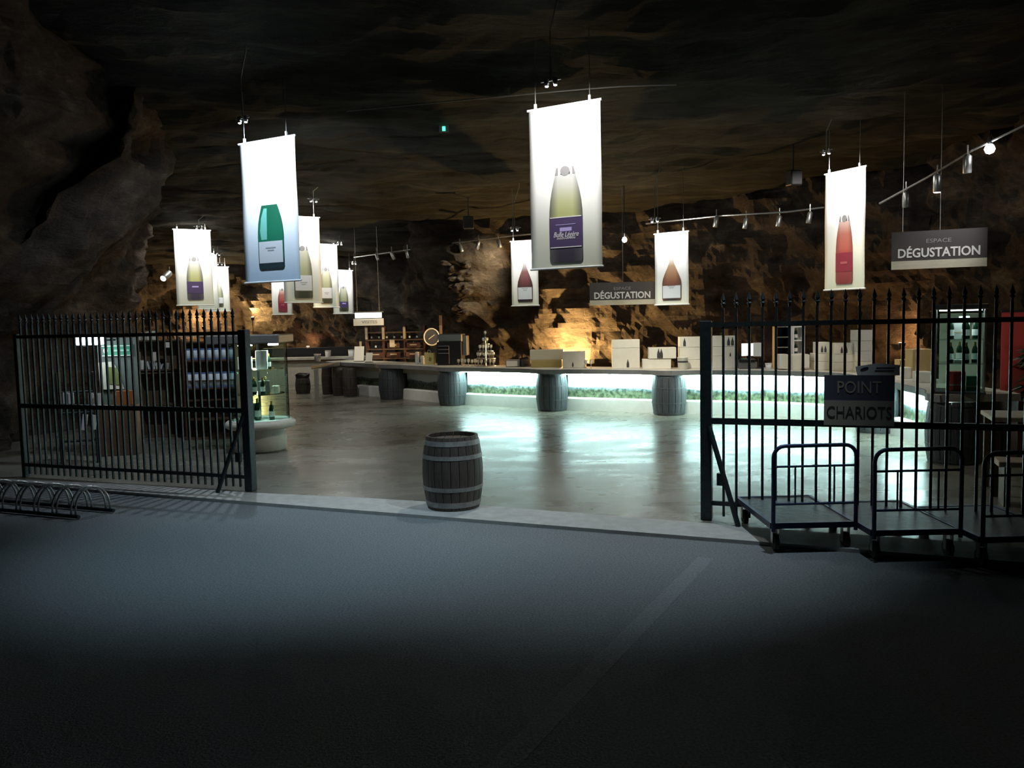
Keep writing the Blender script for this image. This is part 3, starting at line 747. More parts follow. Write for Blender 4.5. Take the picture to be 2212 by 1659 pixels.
p = at(1344, 634, 18.6); degustation('smaller dark DÉGUSTATION sign hanging behind the amber bottle banner', p, 1.44, 0.50, R(-3))
c = at(796, 689, 23.0)
s = thing('hanging_sign', 'small lit white VISITES sign hanging above the wine rack', 'sign', c, R(5))
box('light_box', s, (0, 0, 0.10), (0.72, 0.08, 0.14), mat('sign_light_box', (0.9, 0.9, 0.9), 0.5, emit=(0.9, 1, 1), estr=2.5))  # upper band of the sign, emission makes it come out plain white
box('name_panel', s, (0, 0, -0.085), (0.82, 0.04, 0.19), mat('sign_white_panel', (0.8, 0.79, 0.74), 0.5))
text('lettering', 'VISITES', 0.12, mat('sign_grey_letter', (0.35, 0.34, 0.32), 0.6), s, (0.03, -0.024, -0.085), ext=0.002, width=0.42)
box('canopy', s, (0.02, 0, 0.19), (0.78, 0.10, 0.03), GREYB)
hang(s, -0.3, 0.2, c, 0); hang(s, 0.3, 0.2, c, 0)
c = at(958, 243, 14.2); c.z = ceil_z(c.x, c.y) - 0.10
s = thing('exit_light', 'tiny green emergency light on the cave ceiling', 'light', c, 0)
box('housing', s, (0, 0, 0.0), (0.16, 0.06, 0.12), CHAR)
box('lens', s, (0.0, -0.035, -0.01), (0.05, 0.015, 0.07), mat('green_led', (0.05, 0.9, 0.4), 0.4, emit=(0.05, 1, 0.4), estr=4))
MB().tube([(0, 0, 0.05), (0, 0, 0.3)], 0.01, 6).build('mount', IRON, s)

# ------------------------------------------------------------------ track spots, bulbs, speakers
def rail(label, pts):
    q = [at(px, py, Y) for px, py, Y in pts]
    o = MB().tube(q, 0.018, 6).build('light_rail', GALV)
    return tag(o, label, 'light rail')
rail('thin light rail along the rock above the wine rack and buttress', [(765, 556, 25), (880, 540, 23.2), (1000, 522, 21.8), (1100, 510, 20.8), (1260, 495, 19.8)])
rail('thin light rail on the ceiling beside the small amber banner', [(1395, 483, 18.4), (1560, 466, 17.6), (1700, 458, 16.8), (1780, 448, 16.2)])
rail('long light rail rising along the ceiling at the right edge', [(1900, 440, 14.4), (2000, 385, 13.6), (2100, 325, 12.8), (2230, 262, 12.0)])
HEAD = MB().lathe([(0.045, -0.20), (0.05, -0.19), (0.05, 0.0), (0.02, 0.03)], 12).mesh('lamp_head', GALV, True)
STEM = MB().tube([(0, 0, 0.02), (0, 0, 0.17)], 0.012, 6).mesh('stem', GALV)
GLOW = MB().lathe([(0.002, -0.212), (0.04, -0.208), (0.045, -0.2)], 10).mesh('lens', LIT)
def track_head(label, px, py, Y, lit=False, tilt=(0, 0, 0), sc=1.0, group=None):
    p = at(px, py, Y)
    t = thing('spotlight', label, 'spotlight', p, 0, group)
    h = link('lamp_head', HEAD, t, None, tilt); h.scale = (sc, sc, sc)
    link('stem', STEM, t)
    if lit: link('lens', GLOW, h)
    return p
ORD = ('first', 'second', 'third', 'fourth', 'fifth', 'sixth', 'seventh', 'eighth')
for i, (px, py, Y) in enumerate([(813, 548, 24.2), (846, 546, 23.6), (880, 542, 23.2), (918, 540, 22.8), (955, 534, 22.3), (993, 530, 21.9), (1034, 522, 21.4), (1076, 519, 21)]):
    track_head(ORD[i] + ' small metal spotlight from the left on the rail above the wine rack', px, py, Y, False, (R(random.uniform(-25, 25)), R(random.uniform(-25, 25)), 0), 1.0, 'spotlights on the back rail')
for i, (px, py, Y) in enumerate([(1548, 470, 17.6), (1612, 473, 17.34), (1684, 468, 16.9), (1750, 460, 16.4)]):
    track_head(ORD[i] + ' small metal spotlight from the left on the rail between amber and rosé banners', px, py, Y, False, (0, R(10), 0), 1.0, 'spotlights on the middle rail')
for i, (px, py, Y) in enumerate([(1958, 415, 14.0), (2025, 380, 13.4), (2090, 338, 12.8)]):
    track_head(('pale cylindrical spotlight lowest on the long right-hand rail', 'pale cylindrical spotlight with a glowing lens, middle of the right-hand rail', 'pale cylindrical spotlight highest on the right-hand rail, beside the bright bulb')[i], px, py, Y, i == 1, (R(8), R(-4), 0), 1.25, 'spotlights on the right rail')
def bulb(label, px, py, Y, r, stem=None):
    p = at(px, py, Y)
    t = thing('bulb_lamp', label, 'lamp', p, 0)
    MB().lathe([(0.001, -r), (r * 0.7, -r * 0.7), (r, 0), (r * 0.7, r * 0.7), (r * 0.35, r)], 14).build('bulb', mat('bright_bulb', (1, 1, 1), 0.4, emit=(0.95, 0.98, 1), estr=40), t, True)
    MB().lathe([(r * 0.4, r * 0.9), (r * 0.5, r * 1.3), (r * 0.4, r * 2.4)], 10).build('socket', CHROME, t)
    MB().tube([(0, 0, r * 2.3), (0, 0, stem or ceil_z(p.x, p.y) + 0.1 - p.z)], 0.008, 6).build('stem', IRON, t)
    return p
pb = bulb('bright bare spotlight bulb on the right-hand ceiling edge', 2138, 322, 12.55, 0.075, 0.28)
spot('bulb_light_right', pb + Vector((-0.05, -0.16, -0.06)), at(2020, 540, 13.4), 130, (0.95, 0.97, 1.0), 60, 1.0, 0.05)
pb2 = bulb('small bright bulb between the large olive banner and the amber banner', 1349, 518, 18.8, 0.06)
point('bulb_light_centre', pb2 + Vector((0, -0.1, -0.1)), 22, (1, 0.97, 0.9))
pb3 = track_head('tilted white spotlight shining beside the leftmost banner', 366, 590, 21.5, True, (R(-60), R(20), R(0)), 1.6)
# speakers
for lab, px, py, Y, rx in (('dark loudspeaker box on the ceiling left of the rosé banner', 1715, 385, 16.0, 14), ('small dark loudspeaker hanging on a cable left of the large banner', 1012, 481, 19.5, 0)):
    p = at(px, py, Y)
    s = thing('loudspeaker', lab, 'loudspeaker', p, R(rx))
    box('cabinet', s, (0, 0, 0), (0.24, 0.2, 0.28), BLACK, bevel=0.015)
    box('grille', s, (0, -0.105, 0), (0.2, 0.012, 0.24), CHAR)
    MB().tube([(0, 0.02, 0.13), (0, 0.02, ceil_z(p.x, p.y) + 0.2 - p.z)], 0.012, 6).build('mount', IRON, s)
# cable stapled along the ceiling fold
pts = []
for px, py in ((740, 256), (900, 240), (1060, 225), (1200, 208), (1330, 192), (1440, 176)):
    g = at(px, py, 13.0); pts.append(Vector((g.x, crease(g.x) + 0.1, ceil_z(g.x, crease(g.x) + 0.1) - 0.10)))
tag(MB().tube(catmull(pts, 0.5), 0.010, 6).build('ceiling_cable', mat('grey_cable', (0.13, 0.13, 0.125), 0.6)), 'thin grey cable running along the fold of the cave ceiling', 'cable')

# ------------------------------------------------------------------ bicycle rack
a = ground(120, 1112); b_ = ground(195, 1120)
rk0 = ground(243, 1108); dirx = Vector((1, -0.40, 0)).normalized(); ang = math.atan2(dirx.y, dirx.x)
rack = thing('bicycle_rack', 'low galvanised bicycle rack with double hoops at the left edge', 'bicycle rack', (rk0.x, rk0.y, 0), ang)
for y in (0.0, -0.36): MB().tube([(-2.6, y, 0.03), (0.02 if y == 0 else -0.10, y, 0.03)], 0.022, 8).build('base_rail', IRON, rack)
hoop = []
for t in range(15):
    a_ = math.pi * t / 14
    hoop.append((-0.06 + 0.06 * math.cos(a_), -0.18 + 0.18 * math.cos(a_), 0.03 + 0.30 * math.sin(a_) ** 0.75))
hme = MB().tube(hoop, 0.011, 8).mesh('hoop', GALV, True)
for i in range(9):
    for dx in (0, -0.065): link('hoop', hme, rack, (-0.03 - i * 0.285 + dx, 0, 0))

# ------------------------------------------------------------------ bottles
BOT = [(0.0, 0), (0.041, 0), (0.044, 0.01), (0.044, 0.17), (0.036, 0.21), (0.019, 0.25), (0.015, 0.27), (0.015, 0.30), (0.017, 0.305), (0.001, 0.308)]
B_BODY = MB().lathe(BOT[1:], 12, cap=True).mesh('bottle_glass', BOTG, True)
B_FOIL = MB().lathe([(0.022, 0.248), (0.017, 0.27), (0.0165, 0.30), (0.019, 0.306), (0.001, 0.310)], 10).mesh('foil', FOIL, True)
B_LAB = MB().lathe([(0.0452, 0.05), (0.0452, 0.14)], 12, cap=False).mesh('label', PAPER)
def bottle(label, loc, group, sc=1.0, rz=0.0):
    t = thing('wine_bottle', label, 'bottle', loc, rz, group)
    for n_, me in (('bottle_glass', B_BODY), ('foil', B_FOIL), ('label', B_LAB)):
        o = link(n_, me, t); o.scale = (sc, sc, sc)
    return t
def wineglass(label, loc, group, sc=1.0):
    t = thing('wine_glass', label, 'glass', loc, 0, group)
    o = link('bowl', GB, t); o.scale = (sc,) * 3
    o = link('stem', GS, t); o.scale = (sc,) * 3
    return t
GB = MB().lathe([(0.006, 0.08), (0.03, 0.10), (0.036, 0.13), (0.03, 0.18)], 10, cap=False).mesh('bowl', CLEAR, True)
GS = MB().lathe([(0.034, 0), (0.03, 0.004), (0.005, 0.01), (0.004, 0.08), (0.008, 0.085)], 10).mesh('stem', CLEAR, True)

# ------------------------------------------------------------------ things standing on the bar
def bar_at(px, off=-0.35):
    """where the vertical plane through a photo column meets the counter, off metres behind its line"""
    d = ray(px, 800); best = None
    for i in range(len(BP)):
        q = BP[i] + BN[i] * off; e = abs(q.x * d.y - q.y * d.x)
        if best is None or e < best[0]: best = (e, q)
    return best[1]
def carton(label, x0, x1, y0, y1, base_y, off=-0.35, z=None, mtl=None, depth=0.34, prints=(), group='wine cartons on the bar', rz=None, lid=True):
    """x0..y1 in photo pixels, base_y the pixel row of the surface the whole stack stands on"""
    p = bar_at((x0 + x1) / 2, off); k = p.y / F; W = (x1 - x0) * k; H = (y1 - y0) * k
    zz = CTZ + 0.001 + max(0, base_y - y1) * k if z is None else z
    if rz is None: rz = R(-6)
    t = thing('wine_carton', label, 'carton', (p.x, p.y + 0.0, zz), rz, group)
    box('body', t, (0, 0, H / 2 - 0.001), (W, depth, H - 0.004), mtl or CARD, bevel=0.004)
    if lid: box('tape', t, (0, 0, H - 0.002), (W * 0.98, 0.05, 0.003), SANDW)
    for kind, fx, fz, s_ in prints:
        hgt = s_ * H
        MB().plate(bottle_poly(PROF_BU, hgt * 0.32, hgt, 0, 0), -depth / 2 - 0.004, -depth / 2).build('bottle_emblem', CHAR, t).location = ((fx - 0.5) * W, 0, fz * H)
    return t
carton('top carton of the white stack nearest the warm wall light', 1317, 1376, 735, 753, 797)
carton('tall white carton with a bottle emblem under the stack nearest the warm light', 1317, 1376, 753, 797, 797, prints=(('b', 0.57, 0.05, 0.4),))
carton('low white carton set forward below a carton with two bottle emblems', 1388, 1448, 777, 798, 798, off=-0.25)
carton('white carton with two bottle emblems resting on a low carton', 1402, 1460, 752, 776, 798, off=-0.28, prints=(('b', 0.36, 0.05, 0.85), ('b', 0.46, 0.05, 0.85)))
for i, (y0, y1) in enumerate(((730, 752), (752, 779), (779, 798))):
    carton(['top carton with a dark emblem in the triple stack beside the gate post', 'middle carton of the triple stack beside the gate post', 'bottom carton of the triple stack beside the gate post'][i],
           1463, 1522, y0, y1, 798, off=-0.5, prints=((('b', 0.18, 0.1, 0.8),) if i == 0 else ()))
for i, (y0, y1) in enumerate(((727, 750), (750, 770), (770, 797))):
    carton('white carton in the narrow stack just right of the gate post, ' + ['topmost', 'second', 'bottom'][i], 1538, 1563, y0, y1, 797, off=-0.5)
carton('white carton with two dark emblems on top of the stack next to the till', 1565, 1588, 727, 750, 797, off=-0.5, prints=(('b', 0.35, 0.1, 0.8), ('b', 0.7, 0.1, 0.8)))
carton('tall plain white carton below two dark emblems next to the till', 1565, 1588, 750, 797, 797, off=-0.5, prints=(('b', 0.5, 0.55, 0.2),))
for i, (x0, x1, y0, y1) in enumerate(((1683, 1702, 772, 803), (1704, 1729, 772, 805), (1732, 1748, 771, 800))):
    carton(['left small white carton in front of the bottle shelves', 'middle wider white carton in front of the bottle shelves', 'right narrow carton in front of the bottle shelves'][i], x0, x1, y0, y1, 805, off=-0.22)
S5 = [(1752, 1792, 782, 801, 'bottom left'), (1752, 1792, 765, 782, 'second-row left'), (1793, 1838, 782, 801, 'bottom right'), (1793, 1838, 765, 782, 'second-row right'), (1768, 1796, 741, 765, 'top left, with dark emblems,'), (1798, 1836, 741, 765, 'top right, with dark emblems,')]
for x0, x1, y0, y1, w_ in S5:
    carton('%s white carton of the broad stack above the POINT CHARIOTS board' % w_, x0, x1, y0, y1, 801, off=-0.4, prints=((('b', 0.35, 0.1, 0.6), ('b', 0.6, 0.1, 0.6)) if y0 == 741 else ()))
for i, (y0, y1) in enumerate(((712, 735), (735, 757), (757, 779), (779, 800))):
    carton('pale carton in the tall stack lit by the right wall light, ' + ['topmost', 'second down', 'third down', 'bottom'][i], 1842, 1880, y0, y1, 800, off=-0.6)
carton('brown kraft carton behind the notice, near the display case', 1962, 2002, 737, 800, 800, off=-0.55, mtl=CARDB)
carton('brown kraft carton set lower in front of a taller brown carton', 1942, 1966, 763, 800, 800, off=-0.45, mtl=CARDB, depth=0.25)
carton('white carton with a dark mark at the right end of the bar', 1976, 2004, 792, 815, 832, off=-0.3, z=CTZ + 0.001, depth=0.3)
carton('small white carton beside the notice at the right end of the bar', 1944, 1973, 788, 812, 824, off=-0.35, z=CTZ + 0.001, depth=0.25)
carton('upper gold and white gift carton in front of the warm light', 1142, 1214, 757, 779, 795, off=-0.45, mtl=mat('gift_cream', (0.6, 0.55, 0.40), 0.5))
carton('lower gold gift carton in front of the warm light', 1146, 1212, 779, 795, 795, off=-0.43, mtl=mat('gift_gold', (0.42, 0.33, 0.12), 0.5))
carton('white carton in the glare of the warm light', 1216, 1264, 762, 797, 797, off=-0.40, prints=(('b', 0.45, 0.08, 0.3),))
# ice bucket
p = bar_at(1480, -0.1); k = p.y / F
t = thing('ice_bucket', 'pale ice bucket with a dark band in front of the triple carton stack', 'bucket', (p.x, p.y, CTZ), 0)
MB().lathe([(0.085, 0), (0.10, 0.01), (0.108, 0.24), (0.118, 0.25), (0.10, 0.25), (0.09, 0.03)], 20).build('pail', CARD, t, True)
MB().lathe([(0.106, 0.14), (0.109, 0.175)], 20, cap=False).build('band', CHAR, t)
# till
p = bar_at(1612, -0.45); k = p.y / F
t = thing('cash_register', 'cash till with a bright white screen and green keys on the bar', 'till', (p.x, p.y, CTZ), R(-8))
box('base', t, (0, 0, 0.07), (0.36, 0.36, 0.14), GREYB, bevel=0.01)
box('keyboard', t, (-0.02, -0.1, 0.17), (0.34, 0.22, 0.05), BLACK, bevel=0.01)
box('green_keys', t, (-0.08, -0.14, 0.20), (0.12, 0.06, 0.01), GREENS)
box('screen', t, (0.02, 0.08, 0.38), (0.24, 0.03, 0.26), mat('lit_screen', (0.9, 0.9, 0.85), 0.4, emit=(1, 1, 0.93), estr=0.9), bevel=0.004)
box('screen_stand', t, (0.02, 0.09, 0.2), (0.05, 0.05, 0.14), BLACK)
box('card_reader', t, (-0.17, -0.05, 0.24), (0.09, 0.1, 0.1), BLACK, bevel=0.01)
p = bar_at(1634, -0.35)
t = thing('price_board', 'white card on a stand right of the till', 'card', (p.x, p.y, CTZ), R(-8))
box('card', t, (0, 0, 0.39), (0.20, 0.012, 0.28), mat('lit_card', (0.85, 0.85, 0.8), 0.6))
box('foot', t, (0, 0.02, 0.01), (0.12, 0.12, 0.02), CHAR); MB().tube([(0, 0.02, 0.02), (0, 0.02, 0.27)], 0.01, 6).build('stem', CHAR, t)
p = bar_at(1654, -0.2)
t = thing('paper_pot', 'small white pot right of the till', 'pot', (p.x, p.y, CTZ), 0)
MB().lathe([(0.05, 0), (0.055, 0.005), (0.065, 0.12), (0.058, 0.12), (0.05, 0.015)], 16).build('pot_wall', PAPER, t, True)
MB().lathe([(0.066, 0.10), (0.069, 0.122), (0.062, 0.125)], 16, cap=False).build('rim', PAPER, t)
# bottle shelves behind the bar
def shelf_unit(name, label, loc, W, D, H, n, frame, rz=0.0, cat='shelf', back=True):
    t = thing(name, label, cat, loc, rz)
    for sx in (-1, 1): box('side', t, (sx * (W / 2 - 0.012), 0, H / 2), (0.024, D, H), frame)
    for i in range(n + 1): box('shelf_board', t, (0, 0, 0.012 + (H - 0.024) * i / n), (W - 0.05, D - 0.01, 0.024), frame)
    if back: box('back', t, (0, D / 2 - 0.006, H / 2), (W - 0.05, 0.01, H), frame)
    return t
p = bar_at(1689, -0.65)
shelf_unit('bottle_rack', 'black open rack with steel-edged shelves behind small cartons on the bar', (p.x, p.y, CTZ), 0.26, 0.26, 0.85, 4, BLACK)
for i in range(4):
    o = box('shelf_edge', bpy.data.objects['bottle_rack'], (0, -0.135, 0.024 + 0.826 * (i + 1) / 4 - 0.01), (0.22, 0.008, 0.02), CHROME)
p = bar_at(1715, -0.65)
shelf_unit('bottle_rack', 'white narrow rack holding dark bottles beside the black rack', (p.x, p.y, CTZ), 0.24, 0.24, 0.85, 3, PAPER)
for i in range(3):
    bottle('dark bottle standing in the white narrow rack', (p.x - 0.02, p.y, CTZ + 0.026 + 0.826 * i / 3 - (0.0 if i else 0)), 'bottles in the white rack', 0.78)
# glass pyramid
p = bar_at(1052, -0.35)
t = thing('tiered_stand', 'tiered stand stacked with glasses like a pyramid on the bar', 'stand', (p.x, p.y, CTZ), 0)
tiers = [(0.25, 0.015), (0.24, 0.19), (0.19, 0.37), (0.10, 0.54), (0.05, 0.68)]
for r_, z in tiers: MB().lathe([(r_, z - 0.012), (r_, z)], 24).build('tier', CHROME, t)
MB().tube([(0, 0, 0), (0, 0, 0.7)], 0.014, 8).build('stem', CHROME, t)
for (r_, z), nn in zip(tiers[:4], (12, 10, 8, 4)):
    for i in range(nn):
        a = 2 * math.pi * i / nn + z
        wineglass('small glass on the tiered stand', (p.x + (r_ - 0.045) * math.cos(a), p.y + (r_ - 0.045) * math.sin(a), CTZ + z), 'glasses on the tiered stand', 0.8)
wineglass('single glass crowning the tiered stand', (p.x, p.y, CTZ + 0.70), None, 0.8)
for i in range(9):
    q = bar_at(992 + 4.6 * i, -0.25 - 0.12 * (i % 3))
    wineglass('low stemmed glass left of the tiered stand on the bar', (q.x, q.y, CTZ), 'glasses left of the tiered stand', 0.9)
for px in (1270, 1280):
    q = bar_at(px, -0.2); wineglass('wine glass standing right of the glaring carton', (q.x, q.y, CTZ), 'two glasses beside the warm light', 1.0)
# card terminal and printer
p = bar_at(1106, -0.3)
t = thing('receipt_printer', 'grey box with a black lid on the bar right of the tiered stand', 'printer', (p.x, p.y, CTZ), R(-4))
box('body', t, (0, 0, 0.085), (0.33, 0.24, 0.17), GREYB, bevel=0.012); box('front_plate', t, (-0.02, -0.125, 0.08), (0.26, 0.01, 0.13), CARD)
p = bar_at(1133, -0.45)
t = thing('card_terminal', 'black sloping terminal beside the grey printer', 'terminal', (p.x, p.y, CTZ), R(20))
MB().add([(-.14, -.1, 0), (.14, -.1, 0), (.14, .1, 0), (-.14, .1, 0), (-.12, -.02, .16), (.10, -.02, .2), (.10, .09, .24), (-.12, .09, .2)],
         [(3, 2, 1, 0), (4, 5, 6, 7), (0, 1, 5, 4), (1, 2, 6, 5), (2, 3, 7, 6), (3, 0, 4, 7)]).build('housing', BLACK, t, bevel=0.01)
box('keypad', t, (-0.0, -0.07, 0.1), (0.14, 0.03, 0.06), CHAR)
# coffee machine with steel hood
p = bar_at(974, -0.55)
t = thing('bottle_cooler', 'black cooler with steel shelf edges and a steel top on the bar', 'cooler', (p.x, p.y, CTZ), R(-8))
box('body', t, (0.0, 0, 0.29), (0.62, 0.5, 0.58), BLACK, bevel=0.01)
box('steel_top', t, (0.03, 0, 0.68), (0.60, 0.46, 0.2), CHROME, bevel=0.02)
for i in range(3): MB().tube([(-0.27, -0.27, 0.30 + 0.09 * i), (0.0, -0.27, 0.30 + 0.09 * i)], 0.010, 6).build('shelf_edge', CHROME, t)
MB().tube([(0.0, -0.265, 0.04), (0.0, -0.265, 0.48)], 0.010, 6).build('door_edge', CHROME, t)
box('side_panel', t, (0.37, 0.05, 0.48), (0.12, 0.3, 0.5), CHROME, bevel=0.01)
# gift bag and jars
p = bar_at(931, -0.3)
t = thing('gift_bag', 'gold paper gift bag standing left of the cooler', 'bag', (p.x, p.y, CTZ), R(-10))
MB().add([(-.12, -.06, 0), (.12, -.06, 0), (.12, .06, 0), (-.12, .06, 0), (-.13, -.04, .30), (.12, -.04, .29), (.13, .04, .29), (-.12, .04, .31)],
         [(3, 2, 1, 0), (4, 5, 6, 7), (0, 1, 5, 4), (1, 2, 6, 5), (2, 3, 7, 6), (3, 0, 4, 7)]).build('bag_body', mat('gold_paper', (0.5, 0.42, 0.16), 0.45), t)
MB().tube([(-.05, -.05, .28), (-.03, -.05, .37), (.03, -.05, .37), (.05, -.05, .28)], 0.005, 6).build('bag_handle', SANDW, t)
MB().plate([(-.02, .10), (.04, .08), (.06, .17), (.0, .20)], -.056, -.05).build('emblem', mat('gold_dark', (0.25, 0.18, 0.05), 0.5), t)
for i, px in enumerate((902, 911)):
    p = bar_at(px, -0.15 - 0.08 * i)
    t = thing('glass_jar', ['taller glass jar of corks left of the gift bag', 'shorter glass jar with a pale lid left of the gift bag'][i], 'jar', (p.x, p.y, CTZ), 0)
    h_ = 0.30 - 0.1 * i
    MB().lathe([(0.05, 0), (0.055, 0.01), (0.055, h_ - 0.03), (0.045, h_)], 14).build('jar_wall', CLEAR, t, True)
    MB().lathe([(0.048, h_), (0.05, h_ + 0.02), (0.02, h_ + 0.03)], 14).build('lid', SANDW, t)
    MB().lathe([(0.045, 0.012), (0.045, h_ * 0.5)], 12).build('contents', PAPER, t)
# menu cards
for lab, px, w_, h_, off in (('tall white menu card on a stand near the far end of the bar', 779, 0.29, 0.43, -0.30), ('small white card beside the tall menu card', 797, 0.19, 0.27, -0.12)):
    p = bar_at(px, off)
    t = thing('menu_card', lab, 'card', (p.x, p.y, CTZ), R(-12))
    sh = MB().add([(-w_ / 2, -0.04, 0.02), (w_ / 2, -0.04, 0.02), (w_ / 2, 0.04, h_), (-w_ / 2, 0.04, h_), (-w_ / 2, -0.03, 0.02), (w_ / 2, -0.03, 0.02), (w_ / 2, 0.05, h_), (-w_ / 2, 0.05, h_)],
                  [(0, 1, 2, 3), (7, 6, 5, 4), (0, 4, 5, 1), (1, 5, 6, 2), (2, 6, 7, 3), (3, 7, 4, 0)]).build('sheet', mat('menu_paper', (0.85, 0.85, 0.8), 0.6), t)
    box('base', t, (0, 0, 0.011), (w_, 0.14, 0.02), CHAR)
    if h_ > 0.4:
        box('clip', t, (0.03, 0.06, h_ + 0.06), (0.05, 0.03, 0.16), SANDW)

# ------------------------------------------------------------------ wine rack behind the far bar
c0 = at(858, 785, 24.6)
rkx = thing('wine_rack', 'dark red wooden wine rack with crates and shelves below the VISITES sign', 'rack', (c0.x, 24.6, FZ), R(-8))
k = 24.6 / F
RW, RH = 128 * k, 1.93
for x in (-RW / 2, -RW / 2 + 0.52, 0.28, RW / 2): box('upright', rkx, (x, 0, RH / 2), (0.06 if x < 0 else 0.05, 0.3, RH), DARKW)
for z in (0.5, 0.98, 1.25, 1.52, 1.74): box('shelf_board', rkx, (0, 0, z), (RW, 0.34, 0.035), BROWN)
for x, z, w_ in ((-RW / 2 + 0.28, 1.0, 0.44), (-0.05, 1.0, 0.4), (0.55, 1.0, 0.46), (-0.05, 1.27, 0.36), (0.55, 1.27, 0.4)):
    box('crate_front', rkx, (x, -0.16, z + 0.09), (w_, 0.03, 0.14), DARKW)
    box('price_label', rkx, (x, -0.18, z + 0.10), (w_ * 0.5, 0.006, 0.03), SANDW)
for x in (-RW / 2 + 0.02, -RW / 2 + 0.53, 0.29): box('pale_post', rkx, (x, -0.17, 1.72), (0.07, 0.03, 0.34), SANDW)
box('notice', rkx, (-0.08, -0.19, 1.42), (0.15, 0.008, 0.22), SANDW)
ra = R(-8)
for i in range(14):
    zz = (1.54, 1.27)[i % 2]; lx = -RW / 2 + 0.12 + 0.115 * i
    bottle('dark bottle on the red wooden wine rack', (c0.x + lx * math.cos(ra), 24.6 + lx * math.sin(ra), FZ + zz), 'bottles on the red wine rack', 0.62)
c = at(932, 728, 23.4)
t = thing('barrel_lid_clock', 'round pale-rimmed wall plaque between the wine rack and the cooler', 'plaque', c, R(-6))
MB().tube([(0.215 * math.cos(R(a)), 0, 0.215 * math.sin(R(a)) * 1.08) for a in range(0, 360, 15)], 0.02, 6, closed=True).build('rim', SANDW, t, True)
MB().plate([(0.2 * math.cos(R(a)), 0.215 * math.sin(R(a))) for a in range(0, 360, 15)], 0.0, 0.02).build('face', CHAR, t)
MB().tube([(-0.08, -0.015, -0.06), (0.0, -0.015, 0.0), (0.09, -0.015, 0.06)], 0.012, 6).build('emblem', SANDW, t)
box('post', t, (0.26, 0.06, -0.3), (0.07, 0.07, 2 * 1.0 - 0.2), BROWN)
box('bracket', t, (0.14, 0.04, 0), (0.3, 0.03, 0.05), BROWN)
# cups on the side and reception counters, bin
for lab, px, py, Y, zz in (('grey pot on the corner of the side counter', 686, 778, 24.3, FZ + 0.941), ('white pot on the reception counter', 709, 768, 28.0, FZ + 0.916), ('white pot beside the tall menu card', 759, 772, 28.1, FZ + 0.916)):
    p = at(px, py, Y)
    t = thing('counter_pot', lab, 'pot', (p.x, Y, zz), 0)
    MB().lathe([(0.085, 0), (0.09, 0.01), (0.10, 0.22), (0.09, 0.22), (0.08, 0.02)], 16).build('pot_wall', GREYB if 'grey' in lab else PAPER, t, True)
    MB().lathe([(0.101, 0.19), (0.104, 0.222), (0.097, 0.225)], 16, cap=False).build('rim', CARD, t)
p = ground(655, 850, FZ)
t = barrel('small barrel used as a litter bin with a black liner, far left of the bar', (p.x, p.y, FZ), 0.46, 0.22, 0.19, OAK, HOOPD, HB, 12, None, 0, True, 'litter_bin')
lin = [(0.15, 0.3), (0.185, 0.42), (0.20, 0.5), (0.215, 0.56), (0.19, 0.60), (0.15, 0.55), (0.1, 0.42)]
o = MB().lathe(lin, 16, cap=False).build('bin_liner', BLACK, t, True)
for v in o.data.vertices: v.co.z += 0.04 * noise.noise(v.co * 9) * (v.co.z > 0.45)

# ------------------------------------------------------------------ left glass display case
vc = ground(566, 972, FZ); V = (vc.x, vc.y, FZ)
t = thing('display_case', 'round glass display case on a plaster base inside the left gate', 'display case', V, 0)
MB().lathe([(0.36, 0), (0.40, 0.03), (0.41, 0.2), (0.38, 0.33), (0.36, 0.38)], 36).build('base', PLASTER, t, True)
MB().lathe([(0.52, 0.38), (0.56, 0.41), (0.56, 0.47), (0.53, 0.50)], 40).build('base_slab', PLASTER, t, True)
MB().lathe([(0.50, 0.50), (0.50, 0.515), (0.46, 0.52)], 40).build('sill_ring', PAPER, t)
npan = 8
for i in range(npan):
    a = 2 * math.pi * (i + 0.5) / npan; r_ = 0.44
    o = MB().box((0, 0, 0), (2 * r_ * math.tan(math.pi / npan) - 0.01, 0.008, 1.24)).build('pane', GLASS, t)
    o.location = (r_ * math.cos(a), r_ * math.sin(a), 1.14); o.rotation_euler = (0, 0, a + R(90))
for z in (0.93, 1.33):
    MB().lathe([(0.40, z), (0.40, z + 0.012)], 24).build('glass_shelf', GLASS, t)
MB().tube([(0, 0, 0.5), (0, 0, 1.76)], 0.02, 8).build('centre_pole', IRON, t)
box('canopy', t, (-0.1, 0, 1.83), (1.16, 0.9, 0.14), GREYB, bevel=0.015)
for i, (x, y) in enumerate(((-0.12, -0.25), (0.28, -0.18), (0.34, -0.18))):
    MB().lathe([(0.05 if i else 0.11, 1.725), (0.055 if i else 0.115, 1.735), (0.05, 1.762)], 14, c=(x, y, 0)).build('lamp', LIT, t)
spot('case_light_a', (V[0] - 0.05, V[1] - 0.22, 1.72), (V[0], V[1], 0.5), 45, (0.86, 1.0, 0.97), 110, 0.5, 0.06)
spot('case_light_b', (V[0] + 0.28, V[1] - 0.15, 1.72), (V[0] + 0.1, V[1], 0.5), 25, (0.86, 1.0, 0.97), 100, 0.5, 0.04)
for i, (x, y, z, sc) in enumerate(((-.22, -.15, .52, 1.15), (-.1, -.25, .52, 1.1), (.02, -.2, .52, 1.15), (.24, -.18, .52, 1.0), (-.25, .05, .52, 1.2))):
    bottle('dark bottle on the floor of the round display case', (V[0] + x, V[1] + y, V[2] + z), 'bottles on the case floor', sc)
for i, (x, y) in enumerate(((-.2, -.12), (.0, -.24), (.12, -.2), (-.12, .1), (.08, .1))):
    bottle('dark bottle on the middle shelf of the round display case', (V[0] + x, V[1] + y, V[2] + .943), 'bottles on the case middle shelf', 0.85)
